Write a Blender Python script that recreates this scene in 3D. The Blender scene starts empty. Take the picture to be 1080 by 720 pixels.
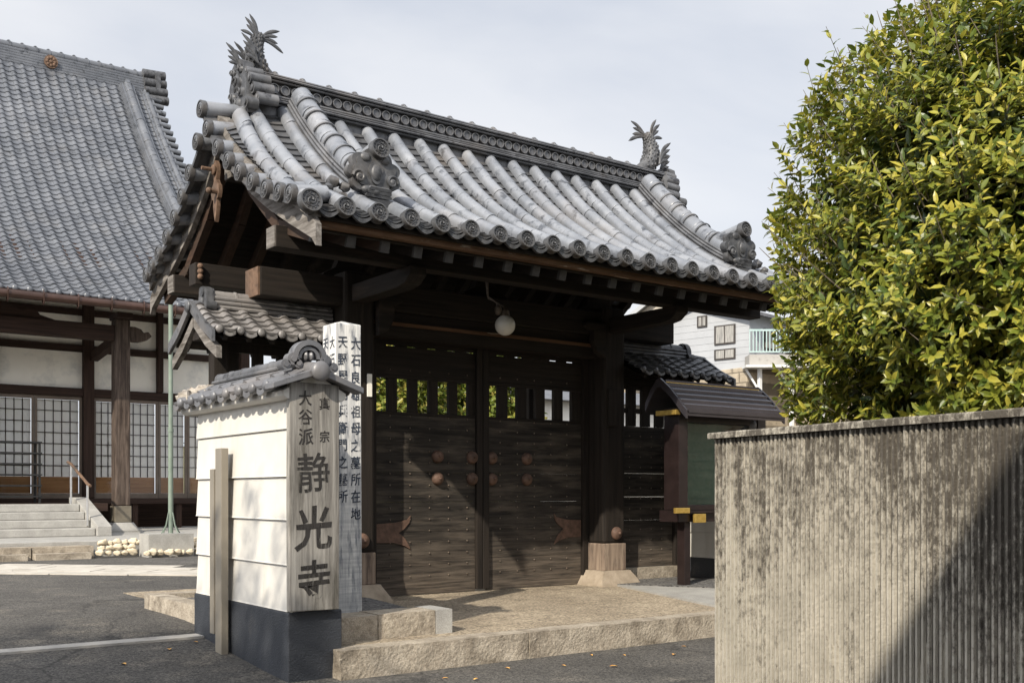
import bpy, math, random
from mathutils import Vector, Matrix, noise
random.seed(7)
S = bpy.context.scene
COL = S.collection
R = math.radians
# ------------------------------------------------------------------ camera, world, sun, exposure
cd = bpy.data.cameras.new("camera"); cam = bpy.data.objects.new("camera", cd); COL.objects.link(cam)
cd.sensor_width = 36.0; cd.lens = 36.0 * 1116 / 1080; cd.shift_y = 160 / 1080
cd.clip_start = 0.05; cd.clip_end = 2000
cam.location = (0, 0, 1.06); cam.rotation_euler = (R(90), 0, R(-36.6))
S.camera = cam
SUNV = Vector((1.76, 1.0, -1.41))
w = bpy.data.worlds.new("World"); S.world = w; w.use_nodes = True
nt = w.node_tree; N = nt.nodes; Lk = nt.links
bg = N["Background"]; bg.inputs[1].default_value = 0.12
sky = N.new("ShaderNodeTexSky"); sky.sky_type = 'NISHITA'; sky.sun_disc = False
sky.sun_elevation = math.atan2(1.41, math.hypot(1.76, 1)); sky.sun_rotation = R(240.4)
sky.air_density = 1.0; sky.dust_density = 2.0; sky.ozone_density = 1.0
tc = N.new("ShaderNodeTexCoord"); mp = N.new("ShaderNodeMapping"); mp.inputs['Scale'].default_value = (1.0, 1.6, 3.5)
mp.inputs['Rotation'].default_value = (0.2, 0.1, 0.7)
nz = N.new("ShaderNodeTexNoise"); nz.inputs['Scale'].default_value = 1.3; nz.inputs['Detail'].default_value = 5; nz.inputs['Roughness'].default_value = 0.5
rp = N.new("ShaderNodeValToRGB"); rp.color_ramp.elements[0].position = 0.3; rp.color_ramp.elements[1].position = 0.72
rp.color_ramp.elements[0].color = (.72, .72, .72, 1); rp.color_ramp.elements[1].color = (.97, .97, .97, 1)
cl = N.new("ShaderNodeValToRGB"); cl.color_ramp.elements[0].position = .32; cl.color_ramp.elements[1].position = .66
cl.color_ramp.elements[0].color = (.56, .61, .71, 1); cl.color_ramp.elements[1].color = (.87, .88, .91, 1)
nz2 = N.new("ShaderNodeTexNoise"); nz2.inputs['Scale'].default_value = 1.1; nz2.inputs['Detail'].default_value = 6; nz2.inputs['Distortion'].default_value = .6
dt = N.new("ShaderNodeVectorMath"); dt.operation = 'DOT_PRODUCT'; dt.inputs[1].default_value = tuple(-SUNV.normalized())
mr = N.new("ShaderNodeMapRange"); mr.inputs['From Min'].default_value = -.25; mr.inputs['From Max'].default_value = 1; mr.inputs['To Min'].default_value = 7.6; mr.inputs['To Max'].default_value = 18
vm = N.new("ShaderNodeVectorMath"); vm.operation = 'SCALE'
Lk.new(tc.outputs['Generated'], dt.inputs[0]); Lk.new(dt.outputs['Value'], mr.inputs['Value']); Lk.new(mr.outputs[0], vm.inputs['Scale'])
Lk.new(mp.outputs[0], nz2.inputs[0]); Lk.new(nz2.outputs[0], cl.inputs[0]); Lk.new(cl.outputs[0], vm.inputs[0])
mx = N.new("ShaderNodeMixRGB")
Lk.new(tc.outputs['Generated'], mp.inputs[0]); Lk.new(mp.outputs[0], nz.inputs[0]); Lk.new(nz.outputs[0], rp.inputs[0])
Lk.new(rp.outputs[0], mx.inputs[0]); Lk.new(sky.outputs[0], mx.inputs[1]); Lk.new(vm.outputs[0], mx.inputs[2]); Lk.new(mx.outputs[0], bg.inputs[0])
ld = bpy.data.lights.new("sun", 'SUN'); ld.energy = 4.9; ld.angle = R(0.7); ld.color = (1, .92, .79)
sun = bpy.data.objects.new("sun", ld); COL.objects.link(sun); sun.rotation_euler = SUNV.to_track_quat('-Z', 'Y').to_euler(); sun.location = (-10, -6, 15)
S.view_settings.view_transform = 'Standard'; S.view_settings.look = 'None'; S.view_settings.gamma = 1
S.view_settings.use_curve_mapping = False; S.view_settings.exposure = 0.22

# ------------------------------------------------------------------ helpers
class MB:
    def __init__(s): s.v = []; s.f = []
    def add(s, vs, fs):
        b = len(s.v); s.v += [tuple(x) for x in vs]; s.f += [tuple(i + b for i in f) for f in fs]; return s
    def box(s, x0, x1, y0, y1, z0, z1):
        return s.add([(x0,y0,z0),(x1,y0,z0),(x1,y1,z0),(x0,y1,z0),(x0,y0,z1),(x1,y0,z1),(x1,y1,z1),(x0,y1,z1)],
            [(0,3,2,1),(4,5,6,7),(0,1,5,4),(1,2,6,5),(2,3,7,6),(3,0,4,7)])
    def beam(s, a, b, wd, ht, up=(0,0,1)):
        a = Vector(a); b = Vector(b); d = (b-a).normalized(); sd = d.cross(Vector(up)).normalized(); u = sd.cross(d)
        p = []
        for q in (a, b):
            for i, j in ((-1,-1),(1,-1),(1,1),(-1,1)): p.append(q + sd*i*wd/2 + u*j*ht/2)
        return s.add(p, [(0,3,2,1),(4,5,6,7),(0,1,5,4),(1,2,6,5),(2,3,7,6),(3,0,4,7)])
    def prism(s, pts, fn, t0, t1):
        n = len(pts); v = [fn(p[0], p[1], t0) for p in pts] + [fn(p[0], p[1], t1) for p in pts]
        f = [tuple(range(n))[::-1], tuple(range(n, 2*n))] + [(i, (i+1) % n, n+(i+1) % n, n+i) for i in range(n)]
        return s.add(v, f)
    def grid(s, rows, closed=False):
        m = len(rows[0]); v = [p for r in rows for p in r]; f = []
        for i in range(len(rows)-1):
            for j in range(m-1 if not closed else m):
                k = (j+1) % m; f.append((i*m+j, i*m+k, (i+1)*m+k, (i+1)*m+j))
        return s.add(v, f)
    def tube(s, pts, rad, n=10, caps=True):
        pts = [Vector(p) for p in pts]
        if not isinstance(rad, (list, tuple)): rad = [rad]*len(pts)
        rows = []; ref = None
        for i, p in enumerate(pts):
            d = (pts[min(i+1, len(pts)-1)] - pts[max(i-1, 0)]).normalized()
            if ref is None:
                ref = Vector((0,0,1)) if abs(d.z) < .9 else Vector((1,0,0))
            a = d.cross(ref).normalized(); b = a.cross(d).normalized(); ref = b
            rows.append([p + (a*math.cos(t) + b*math.sin(t))*rad[i] for t in [2*math.pi*k/n for k in range(n)]])
        b0 = len(s.v); s.grid(rows, True)
        if caps:
            s.f.append(tuple(b0+k for k in range(n))); s.f.append(tuple(b0+(len(pts)-1)*n+k for k in range(n))[::-1])
        return s
    def ball(s, c, r, nu=12, nv=8, jit=0):
        if not isinstance(r, (list, tuple)): r = (r, r, r)
        rows = []
        for i in range(nv+1):
            t = math.pi*i/nv
            rw = []
            for k in range(nu):
                a = 2*math.pi*k/nu
                q = Vector((math.sin(t)*math.cos(a), math.sin(t)*math.sin(a), math.cos(t)))
                j = 1 + (jit*noise.noise(q*1.7 + Vector(c)*3) if jit else 0)
                rw.append((c[0]+r[0]*j*q.x, c[1]+r[1]*j*q.y, c[2]+r[2]*j*q.z))
            rows.append(rw)
        return s.grid(rows, True)
    def rough(s, x0, x1, y0, y1, z0, z1, res, amp, seed=0, low=False):
        """box with a hewn, uneven surface"""
        def ax(a, b): n = max(1, int(round((b-a)/res))); return [a+(b-a)*i/n for i in range(n+1)]
        X, Y, Z = ax(x0,x1), ax(y0,y1), ax(z0,z1)
        cx, cy, cz = (x0+x1)/2, (y0+y1)/2, (z0+z1)/2
        def dsp(p):
            p = Vector(p); q = p*9 + Vector((seed, seed*2, 0)); q2 = p*28 + Vector((seed, 5, 1))
            k = noise.noise_vector(q)*amp + noise.noise_vector(q2)*amp*.5
            if low and p.z < cz: k.z += amp*2.2*noise.noise(p*5+Vector((seed,0,0)))
            if p.z >= z1-1e-6: k.z *= .3
            return p + k
        for ax_, A, B, vals in ((0,Y,Z,(x0,x1)), (1,X,Z,(y0,y1)), (2,X,Y,(z0,z1))):
            for vi in vals:
                rows = []
                for a in A:
                    rows.append([dsp({0:(vi,a,b),1:(a,vi,b),2:(a,b,vi)}[ax_]) for b in B])
                s.grid(rows)
        return s
    def build(s, name, mat, parent=None, smooth=None, bevel=0, recalc=True, origin=None):
        me = bpy.data.meshes.new(name)
        if origin is not None: off = Vector(origin)
        elif parent is not None:
            off = world_loc(parent)
        else:
            xs = [v[0] for v in s.v]; ys = [v[1] for v in s.v]; zs = [v[2] for v in s.v]
            off = Vector(((min(xs)+max(xs))/2, (min(ys)+max(ys))/2, min(zs)))
        me.from_pydata([(v[0]-off.x, v[1]-off.y, v[2]-off.z) for v in s.v], [], s.f)
        import bmesh
        bm = bmesh.new(); bm.from_mesh(me)
        bmesh.ops.remove_doubles(bm, verts=bm.verts, dist=1e-5)
        if recalc: bmesh.ops.recalc_face_normals(bm, faces=bm.faces)
        bm.to_mesh(me); bm.free()
        me.materials.append(mat)
        if smooth is not None:
            for p in me.polygons: p.use_smooth = True
            me.set_sharp_from_angle(angle=R(smooth))
        o = bpy.data.objects.new(name, me); COL.objects.link(o)
        if parent is not None: o.parent = parent
        else: o.location = off
        if bevel:
            m = o.modifiers.new("bevel", 'BEVEL'); m.width = bevel; m.segments = 2; m.limit_method = 'ANGLE'; m.angle_limit = R(40)
        return o
    def build_each(s, name, *a, **k):
        """every loose piece an object of its own"""
        par = list(range(len(s.v)))
        def find(i):
            while par[i] != i: par[i] = par[par[i]]; i = par[i]
            return i
        for f in s.f:
            r = find(f[0])
            for q in f[1:]: par[find(q)] = r
        grp = {}
        for f in s.f: grp.setdefault(find(f[0]), []).append(f)
        for fs in grp.values():
            ids = sorted({i for f in fs for i in f}); mp_ = {v: i for i, v in enumerate(ids)}
            MB().add([s.v[i] for i in ids], [tuple(mp_[i] for i in f) for f in fs]).build(name, *a, **k)
def world_loc(o):
    l = Vector(o.location)
    while o.parent: o = o.parent; l += Vector(o.location)
    return l
def thing(name, label, cat, loc, group=None):
    o = bpy.data.objects.new(name, None); COL.objects.link(o); o.location = loc; o.empty_display_size = .2
    return tag(o, label, cat, group)
def tag(o, label, cat, group=None, kind=None):
    o['label'] = label; o['category'] = cat
    if group: o['group'] = group
    if kind: o['kind'] = kind
    return o
def struct(o): o['kind'] = 'structure'; return o
def copy_at(o, dloc, parent=None):
    """copy an object with its children"""
    c = o.copy(); COL.objects.link(c)
    if parent is not None: c.parent = parent
    c.location = Vector(o.location) + Vector(dloc)
    for ch in list(o.children): copy_at(ch, (0,0,0), c)
    return c

# ------------------------------------------------------------------ materials
def mat(name, c1, c2, scale=(1,1,1), ns=6, det=6, rough=.8, bump=.3, bscale=None, c3=None, p3=(.55,.75), s3=2.0, metal=0, bdist=.01,
        pos=(.3,.7), spec=.5, wave=None, speck=None, sc3=(1,1,1)):
    m = bpy.data.materials.new(name); m.use_nodes = True
    t = m.node_tree; n = t.nodes; l = t.links; b = n["Principled BSDF"]
    tc = n.new("ShaderNodeTexCoord"); mp = n.new("ShaderNodeMapping"); mp.inputs['Scale'].default_value = scale
    l.new(tc.outputs['Object'], mp.inputs[0])
    z = n.new("ShaderNodeTexNoise"); z.inputs['Scale'].default_value = ns; z.inputs['Detail'].default_value = det; z.inputs['Roughness'].default_value = .62
    l.new(mp.outputs[0], z.inputs[0])
    r = n.new("ShaderNodeValToRGB"); e = r.color_ramp.elements
    e[0].position, e[1].position = pos; e[0].color = (*c1, 1); e[1].color = (*c2, 1)
    l.new(z.outputs[0], r.inputs[0]); out = r.outputs[0]
    if c3 is not None:
        m3 = n.new("ShaderNodeMapping"); m3.inputs['Scale'].default_value = sc3; l.new(tc.outputs['Object'], m3.inputs[0])
        z3 = n.new("ShaderNodeTexNoise"); z3.inputs['Scale'].default_value = s3; z3.inputs['Detail'].default_value = 7; z3.inputs['Roughness'].default_value = .65
        l.new(m3.outputs[0], z3.inputs[0])
        r3 = n.new("ShaderNodeValToRGB"); r3.color_ramp.elements[0].position, r3.color_ramp.elements[1].position = p3
        l.new(z3.outputs[0], r3.inputs[0])
        x = n.new("ShaderNodeMixRGB"); l.new(r3.outputs[0], x.inputs[0]); l.new(out, x.inputs[1]); x.inputs[2].default_value = (*c3, 1); out = x.outputs[0]
    if speck:
        v = n.new("ShaderNodeTexVoronoi"); v.inputs['Scale'].default_value = speck[0]; l.new(tc.outputs['Object'], v.inputs[0])
        hs = n.new("ShaderNodeValToRGB"); hs.color_ramp.elements[0].color = (*speck[1], 1); hs.color_ramp.elements[1].color = (*speck[2], 1)
        sp = n.new("ShaderNodeSeparateColor"); l.new(v.outputs['Color'], sp.inputs[0]); l.new(sp.outputs[0], hs.inputs[0])
        x = n.new("ShaderNodeMixRGB"); x.blend_type = 'MULTIPLY'; x.inputs[0].default_value = 1; l.new(out, x.inputs[1]); l.new(hs.outputs[0], x.inputs[2]); out = x.outputs[0]
    l.new(out, b.inputs['Base Color'])
    b.inputs['Roughness'].default_value = rough; b.inputs['Metallic'].default_value = metal; b.inputs['Specular IOR Level'].default_value = spec
    if bump:
        bz = z
        if bscale:
            bz = n.new("ShaderNodeTexNoise"); bz.inputs['Scale'].default_value = bscale; bz.inputs['Detail'].default_value = 5; l.new(tc.outputs['Object'], bz.inputs[0])
        bp = n.new("ShaderNodeBump"); bp.inputs['Strength'].default_value = bump; bp.inputs['Distance'].default_value = bdist
        l.new(bz.outputs[0], bp.inputs['Height']); l.new(bp.outputs[0], b.inputs['Normal'])
    return m
def wood(name, c1, c2, axis, c3=None, p3=(.5,.7), s3=1.5, bump=.6, rough=.8, fine=16):
    sc = [fine, fine, fine]; sc['xyz'.index(axis)] = fine*.045
    s3c = [3.2, 3.2, 3.2]; s3c['xyz'.index(axis)] = .5
    return mat(name, c1, c2, tuple(sc), 1.6, 8, rough, bump, c3=c3, p3=p3, s3=s3, bdist=.006, spec=.3, sc3=tuple(s3c))
DK1, DK2, DK3 = (.009,.007,.0055), (.028,.021,.016), (.075,.055,.04)
wood_x = wood("dark_timber_x", DK1, DK2, 'x', DK3, (.58,.85))
wood_y = wood("dark_timber_y", DK1, DK2, 'y', DK3, (.58,.85))
wood_z = wood("dark_timber_z", DK1, DK2, 'z', DK3, (.6,.85))
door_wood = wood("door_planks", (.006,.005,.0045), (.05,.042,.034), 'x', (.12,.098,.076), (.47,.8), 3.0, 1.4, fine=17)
def low_sun_or_wear(m, z0, z1, col):
    """streaky tint, strongest at the foot: sunlit tone on doors, dirt on the post"""
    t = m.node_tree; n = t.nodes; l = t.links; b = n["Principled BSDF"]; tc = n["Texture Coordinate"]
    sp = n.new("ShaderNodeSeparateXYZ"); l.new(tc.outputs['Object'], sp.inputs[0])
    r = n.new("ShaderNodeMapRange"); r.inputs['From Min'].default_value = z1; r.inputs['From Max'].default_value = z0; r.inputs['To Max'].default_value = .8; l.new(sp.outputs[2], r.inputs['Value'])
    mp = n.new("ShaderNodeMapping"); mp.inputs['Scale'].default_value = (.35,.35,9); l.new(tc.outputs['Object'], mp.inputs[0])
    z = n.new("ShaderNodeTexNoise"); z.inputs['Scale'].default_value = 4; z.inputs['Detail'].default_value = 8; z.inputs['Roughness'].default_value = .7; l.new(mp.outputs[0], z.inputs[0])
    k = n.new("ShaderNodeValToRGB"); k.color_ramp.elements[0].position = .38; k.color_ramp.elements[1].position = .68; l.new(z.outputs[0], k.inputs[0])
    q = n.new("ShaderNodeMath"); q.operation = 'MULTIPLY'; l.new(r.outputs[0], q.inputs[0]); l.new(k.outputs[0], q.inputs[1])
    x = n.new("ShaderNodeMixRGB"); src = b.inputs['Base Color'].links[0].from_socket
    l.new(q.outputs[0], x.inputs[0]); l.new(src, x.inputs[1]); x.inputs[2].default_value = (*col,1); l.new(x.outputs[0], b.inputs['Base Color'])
low_sun_or_wear(door_wood, -.1, .75, (.24,.19,.145))  # sunlit brightness of the lower planks put into the door colour
wood_red = wood("reddish_timber", (.022,.013,.009), (.07,.038,.024), 'y', (.05,.035,.025), (.4,.7))
wood_grey = wood("weathered_bargeboard", (.09,.08,.07), (.3,.275,.25), 'y', (.05,.04,.03), (.45,.7), 5, 1.0)
wood_end = mat("cut_wood_end", (.07,.04,.024), (.2,.12,.075), (2,2,2), 8, 6, .8, .5, c3=(.06,.045,.035), p3=(.5,.7))
raft_end = mat("rafter_end", (.03,.028,.026), (.065,.06,.057), (1,1,1), 12, 5, .8, .4)
fascia_m = wood("fascia_board", (.07,.035,.018), (.16,.09,.05), 'x', (.45,.38,.3), (.6,.72), 5)
board_wood = wood("sign_plank", (.12,.11,.098), (.37,.35,.315), 'z', (.085,.078,.066), (.48,.68), 3, 1.2, fine=20)
post_paint = wood("flaking_white_post", (.42,.42,.42), (.78,.76,.71), 'z', (.17,.18,.2), (.5,.64), 6, .8, fine=22)
low_sun_or_wear(post_paint, 0, 1.7, (.17,.175,.19))
hall_wood_z = wood("hall_timber_z", (.018,.010,.007), (.055,.03,.021), 'z')
hall_post_m = wood("hall_post_timber", (.035,.025,.02), (.16,.12,.095), 'z', (.03,.02,.015), (.4,.65), 3)
hall_wood_x = wood("hall_timber_x", (.016,.009,.0065), (.05,.028,.02), 'x')
kick_wood = wood("hall_kickboard", (.24,.12,.05), (.4,.22,.1), 'x')
sleeve_m = wood("pillar_sleeve_copper", (.12,.085,.065), (.36,.28,.21), 'z', (.08,.06,.05), (.5,.7), 6, .5)

def tile_material(name, c1, c2, cst, rough=.42, ns=3.2, ctan=(.34,.27,.2)):
    m = mat(name, c1, c2, (1,1,1), ns, 8, rough, .25, bscale=60, c3=cst, p3=(.55,.66), s3=6.5, bdist=.003)
    t = m.node_tree; n = t.nodes; l = t.links; b = n["Principled BSDF"]
    g = n.new("ShaderNodeNewGeometry"); rr = n.new("ShaderNodeValToRGB")
    e = rr.color_ramp.elements; e[0].color = (.86,.86,.87,1); e[1].color = (1.06,1.05,1.04,1)
    l.new(g.outputs['Random Per Island'], rr.inputs[0])
    x = n.new("ShaderNodeMixRGB"); x.blend_type = 'MULTIPLY'; x.inputs[0].default_value = 1
    src = b.inputs['Base Color'].links[0].from_socket
    l.new(src, x.inputs[1]); l.new(rr.outputs[0], x.inputs[2])
    tn = n.new("ShaderNodeTexNoise"); tn.inputs['Scale'].default_value = 1.7; tn.inputs['Detail'].default_value = 6
    tr = n.new("ShaderNodeValToRGB"); tr.color_ramp.elements[0].position = .52; tr.color_ramp.elements[1].position = .7
    tr.color_ramp.elements[1].color = (.17,.17,.17,1)
    l.new(n["Texture Coordinate"].outputs['Object'], tn.inputs[0]); l.new(tn.outputs[0], tr.inputs[0])
    y = n.new("ShaderNodeMixRGB"); l.new(tr.outputs[0], y.inputs[0]); l.new(x.outputs[0], y.inputs[1]); y.inputs[2].default_value = (*ctan,1)
    l.new(y.outputs[0], b.inputs['Base Color'])
    b.inputs['Metallic'].default_value = .12
    return m
tile_l = tile_material("silver_roll_tile", (.155,.168,.19), (.285,.298,.322), (.075,.082,.095), .34)
tile_d = tile_material("flat_roof_tile", (.04,.042,.046), (.115,.117,.122), (.03,.03,.033), .5)
tile_r = tile_material("ridge_tile", (.06,.062,.067), (.165,.168,.177), (.03,.03,.034), .45, 5)
tile_o = tile_material("ornament_tile", (.035,.036,.039), (.115,.117,.122), (.018,.018,.019), .5, 14)
tile_c = tile_material("wall_cap_tile", (.09,.092,.10), (.2,.202,.212), (.05,.05,.055), .42)
tile_w = tile_material("brownish_tile", (.15,.14,.135), (.3,.285,.27), (.08,.075,.07), .5)
tile_k = tile_material("dark_small_tile", (.065,.068,.074), (.17,.172,.18), (.035,.035,.038), .36)
tile_h = tile_material("hall_tile", (.085,.092,.105), (.155,.163,.178), (.05,.054,.06), .34, 1.2, (.2,.185,.165))
rust = mat("rusty_iron", (.07,.042,.03), (.17,.10,.07), (1,1,1), 14, 6, .7, .4, metal=.2)
iron = mat("old_iron_stud", (.12,.09,.07), (.22,.18,.14), (1,1,1), 30, 4, .55, .3, metal=.5)
brass = mat("yellow_brass", (.5,.32,.07), (.72,.5,.14), (1,1,1), 20, 4, .35, .2, metal=.7)
bronze = mat("maroon_bronze", (.018,.012,.0115), (.034,.022,.021), (1,1,1), 6, 4, .33, .05, metal=.3)
bronze_roof = mat("dark_bronze_sheet", (.06,.052,.058), (.085,.075,.082), (1,1,1), 3, 4, .25, .02, metal=.6)
plaster = mat("cream_siding", (.55,.525,.475), (.62,.595,.545), (1,1,1), 3, 5, .75, .35, bscale=80, c3=(.4,.37,.3), p3=(.55,.95), s3=2.2, bdist=.003, sc3=(3,3,.35))
plaster_w = mat("white_plaster", (.82,.78,.70), (.89,.86,.78), (1,1,1), 1.2, 5, .9, .15, c3=(.5,.5,.48), p3=(.5,.8))
navy = mat("dark_blue_plinth_paint", (.02,.023,.029), (.042,.046,.054), (1,1,1), 3, 6, .6, 1.0, bscale=90, c3=(.11,.1,.09), p3=(.6,.9), s3=3, bdist=.006)
mortar = mat("broken_mortar", (.26,.22,.18), (.5,.46,.4), (1,1,1), 9, 7, .95, 1.0, c3=(.1,.085,.07), p3=(.5,.65), s3=8, bdist=.02)
granite = mat("tan_granite", (.26,.22,.17), (.52,.46,.37), (1,1,1), 5, 8, .9, 1.0, bscale=38, c3=(.13,.105,.075), p3=(.5,.72), s3=3.2, bdist=.012, speck=(160,(.7,.68,.66),(1.1,1.1,1.1)))
granite_g = mat("pale_granite", (.29,.28,.26), (.42,.41,.38), (1,1,1), 4, 6, .85, .5, bscale=90, speck=(200,(.75,.74,.73),(1.1,1.1,1.1)), bdist=.004)
plinth_m = mat("pillar_base_stone", (.22,.175,.125), (.38,.315,.24), (1,1,1), 6, 6, .85, .6, bscale=40, bdist=.01)
pebble = mat("washed_pebble_concrete", (.25,.21,.16), (.43,.37,.29), (1,1,1), 1.8, 8, .9, 1.0, bscale=90, c3=(.16,.135,.1), p3=(.55,.8), s3=2.5, speck=(60,(.45,.42,.38),(1.4,1.35,1.25)), bdist=.012)
gravel_m = mat("grey_gravel", (.09,.09,.088), (.16,.155,.15), (1,1,1), 3, 6, .9, 1.2, bscale=70, speck=(48,(.35,.35,.35),(1.9,1.85,1.8)), bdist=.03)
asph = mat("asphalt", (.038,.036,.034), (.09,.085,.079), (1,1,1), .8, 9, .9, 1.0, bscale=110, c3=(.15,.135,.115), p3=(.56,.85), s3=1.7, speck=(85,(.35,.35,.35),(2.0,1.95,1.85)), bdist=.012)
conc_strip = mat("worn_concrete_strip", (.26,.25,.23), (.42,.4,.37), (1,1,1), 3, 7, .9, .5, bscale=60, c3=(.14,.13,.12), p3=(.5,.75), s3=3)
def add_cracks(m):
    t = m.node_tree; n = t.nodes; l = t.links; b = n["Principled BSDF"]; tc = n["Texture Coordinate"]
    z = n.new("ShaderNodeTexNoise"); z.inputs['Scale'].default_value = 1.6; z.inputs['Detail'].default_value = 6; l.new(tc.outputs['Object'], z.inputs[0])
    a = n.new("ShaderNodeMixRGB"); a.blend_type = 'ADD'; a.inputs[0].default_value = .55; l.new(tc.outputs['Object'], a.inputs[1]); l.new(z.outputs['Color'], a.inputs[2])
    v = n.new("ShaderNodeTexVoronoi"); v.feature = 'DISTANCE_TO_EDGE'; v.inputs['Scale'].default_value = .42; l.new(a.outputs[0], v.inputs[0])
    r = n.new("ShaderNodeValToRGB"); r.color_ramp.elements[0].position = .002; r.color_ramp.elements[1].position = .006; r.color_ramp.elements[0].color = (.3,.3,.3,1); l.new(v.outputs[0], r.inputs[0])
    x = n.new("ShaderNodeMixRGB"); x.blend_type = 'MULTIPLY'; x.inputs[0].default_value = .8; src = b.inputs['Base Color'].links[0].from_socket
    l.new(src, x.inputs[1]); l.new(r.outputs[0], x.inputs[2]); l.new(x.outputs[0], b.inputs['Base Color'])
add_cracks(asph)
slab_m = mat("pale_paving_slab", (.36,.33,.28), (.54,.5,.44), (1,1,1), 3, 6, .9, .5, bscale=50, c3=(.25,.22,.18), p3=(.55,.8))
cob_m = mat("cream_cobble", (.5,.4,.27), (.74,.66,.5), (1,1,1), 5, 5, .8, .3)
alu = mat("beige_aluminium", (.22,.195,.155), (.27,.24,.195), (1,1,1), 2, 3, .45, .05, metal=.1)
green_pole = mat("green_painted_steel", (.13,.17,.135), (.2,.24,.195), (1,1,1), 6, 5, .6, .2)
steel = mat("brushed_steel", (.5,.5,.5), (.6,.6,.6), (1,1,1), 8, 4, .3, .05, metal=.8)
copper = mat("brown_copper_gutter", (.045,.024,.017), (.08,.043,.032), (1,1,1), 3, 5, .45, .1, metal=.4)
globe_m = mat("milky_glass", (.6,.58,.52), (.7,.68,.62), (1,1,1), 6, 4, .25, .02, c3=(.3,.28,.25), p3=(.6,.9))
ink = mat("black_ink", (.012,.012,.012), (.03,.03,.03), (1,1,1), 20, 3, .8, 0)
bark = mat("grey_bark", (.09,.07,.05), (.2,.17,.13), (3,3,.6), 6, 6, .9, .8, bdist=.02)
def glassmat(name):
    m = bpy.data.materials.new(name); m.use_nodes = True; t = m.node_tree; n = t.nodes; l = t.links
    a = n.new("ShaderNodeBsdfTransparent"); g = n.new("ShaderNodeBsdfGlossy"); g.inputs['Roughness'].default_value = .02
    f = n.new("ShaderNodeFresnel"); f.inputs[0].default_value = 1.45; x = n.new("ShaderNodeMixShader")
    l.new(f.outputs[0], x.inputs[0]); l.new(a.outputs[0], x.inputs[1]); l.new(g.outputs[0], x.inputs[2]); l.new(x.outputs[0], n["Material Output"].inputs[0])
    return m
def worn_ink(name, ns, lo, hi, sc=(1,1,.25), col=(.02,.022,.026)):
    m = bpy.data.materials.new(name); m.use_nodes = True; t = m.node_tree; n = t.nodes; l = t.links; b = n["Principled BSDF"]
    b.inputs['Base Color'].default_value = (*col,1); b.inputs['Roughness'].default_value = .8
    tc = n.new("ShaderNodeTexCoord"); mp = n.new("ShaderNodeMapping"); mp.inputs['Scale'].default_value = sc
    z = n.new("ShaderNodeTexNoise"); z.inputs['Scale'].default_value = ns; z.inputs['Detail'].default_value = 5
    r = n.new("ShaderNodeValToRGB"); r.color_ramp.elements[0].position = lo; r.color_ramp.elements[1].position = hi
    l.new(tc.outputs['Object'], mp.inputs[0]); l.new(mp.outputs[0], z.inputs[0]); l.new(z.outputs[0], r.inputs[0]); l.new(r.outputs[0], b.inputs['Alpha'])
    return m
ink_worn = worn_ink("faded_brush_ink", 30, .30, .52, (1,1,.2), (.025,.022,.02))
ink_post = worn_ink("flaked_brush_ink", 26, .36, .52, col=(.03,.04,.06))
def leafmat(name, ca, cb, cc, trans=.35):
    m = bpy.data.materials.new(name); m.use_nodes = True; t = m.node_tree; n = t.nodes; l = t.links; b = n["Principled BSDF"]
    g = n.new("ShaderNodeNewGeometry"); r = n.new("ShaderNodeValToRGB"); e = r.color_ramp.elements
    e[0].position = 0; e[0].color = (*ca,1); e[1].position = .62; e[1].color = (*cb,1); k = e.new(.97); k.color = (*cc,1)
    l.new(g.outputs['Random Per Island'], r.inputs[0]); l.new(r.outputs[0], b.inputs['Base Color']); b.inputs['Roughness'].default_value = .38
    tr = n.new("ShaderNodeBsdfTranslucent"); l.new(r.outputs[0], tr.inputs[0]); mx = n.new("ShaderNodeMixShader"); mx.inputs[0].default_value = trans
    l.new(b.outputs[0], mx.inputs[1]); l.new(tr.outputs[0], mx.inputs[2]); l.new(mx.outputs[0], n["Material Output"].inputs[0])
    return m
leaf_m = leafmat("glossy_evergreen_leaf", (.065,.105,.016), (.25,.265,.036), (.46,.40,.06), .32)
leaf_y = leafmat("yellowish_shrub_leaf", (.09,.14,.02), (.24,.28,.05), (.5,.42,.1), .4)
leaf_k = leafmat("dark_tree_leaf", (.03,.055,.015), (.06,.09,.025), (.1,.12,.03), .25)

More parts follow.
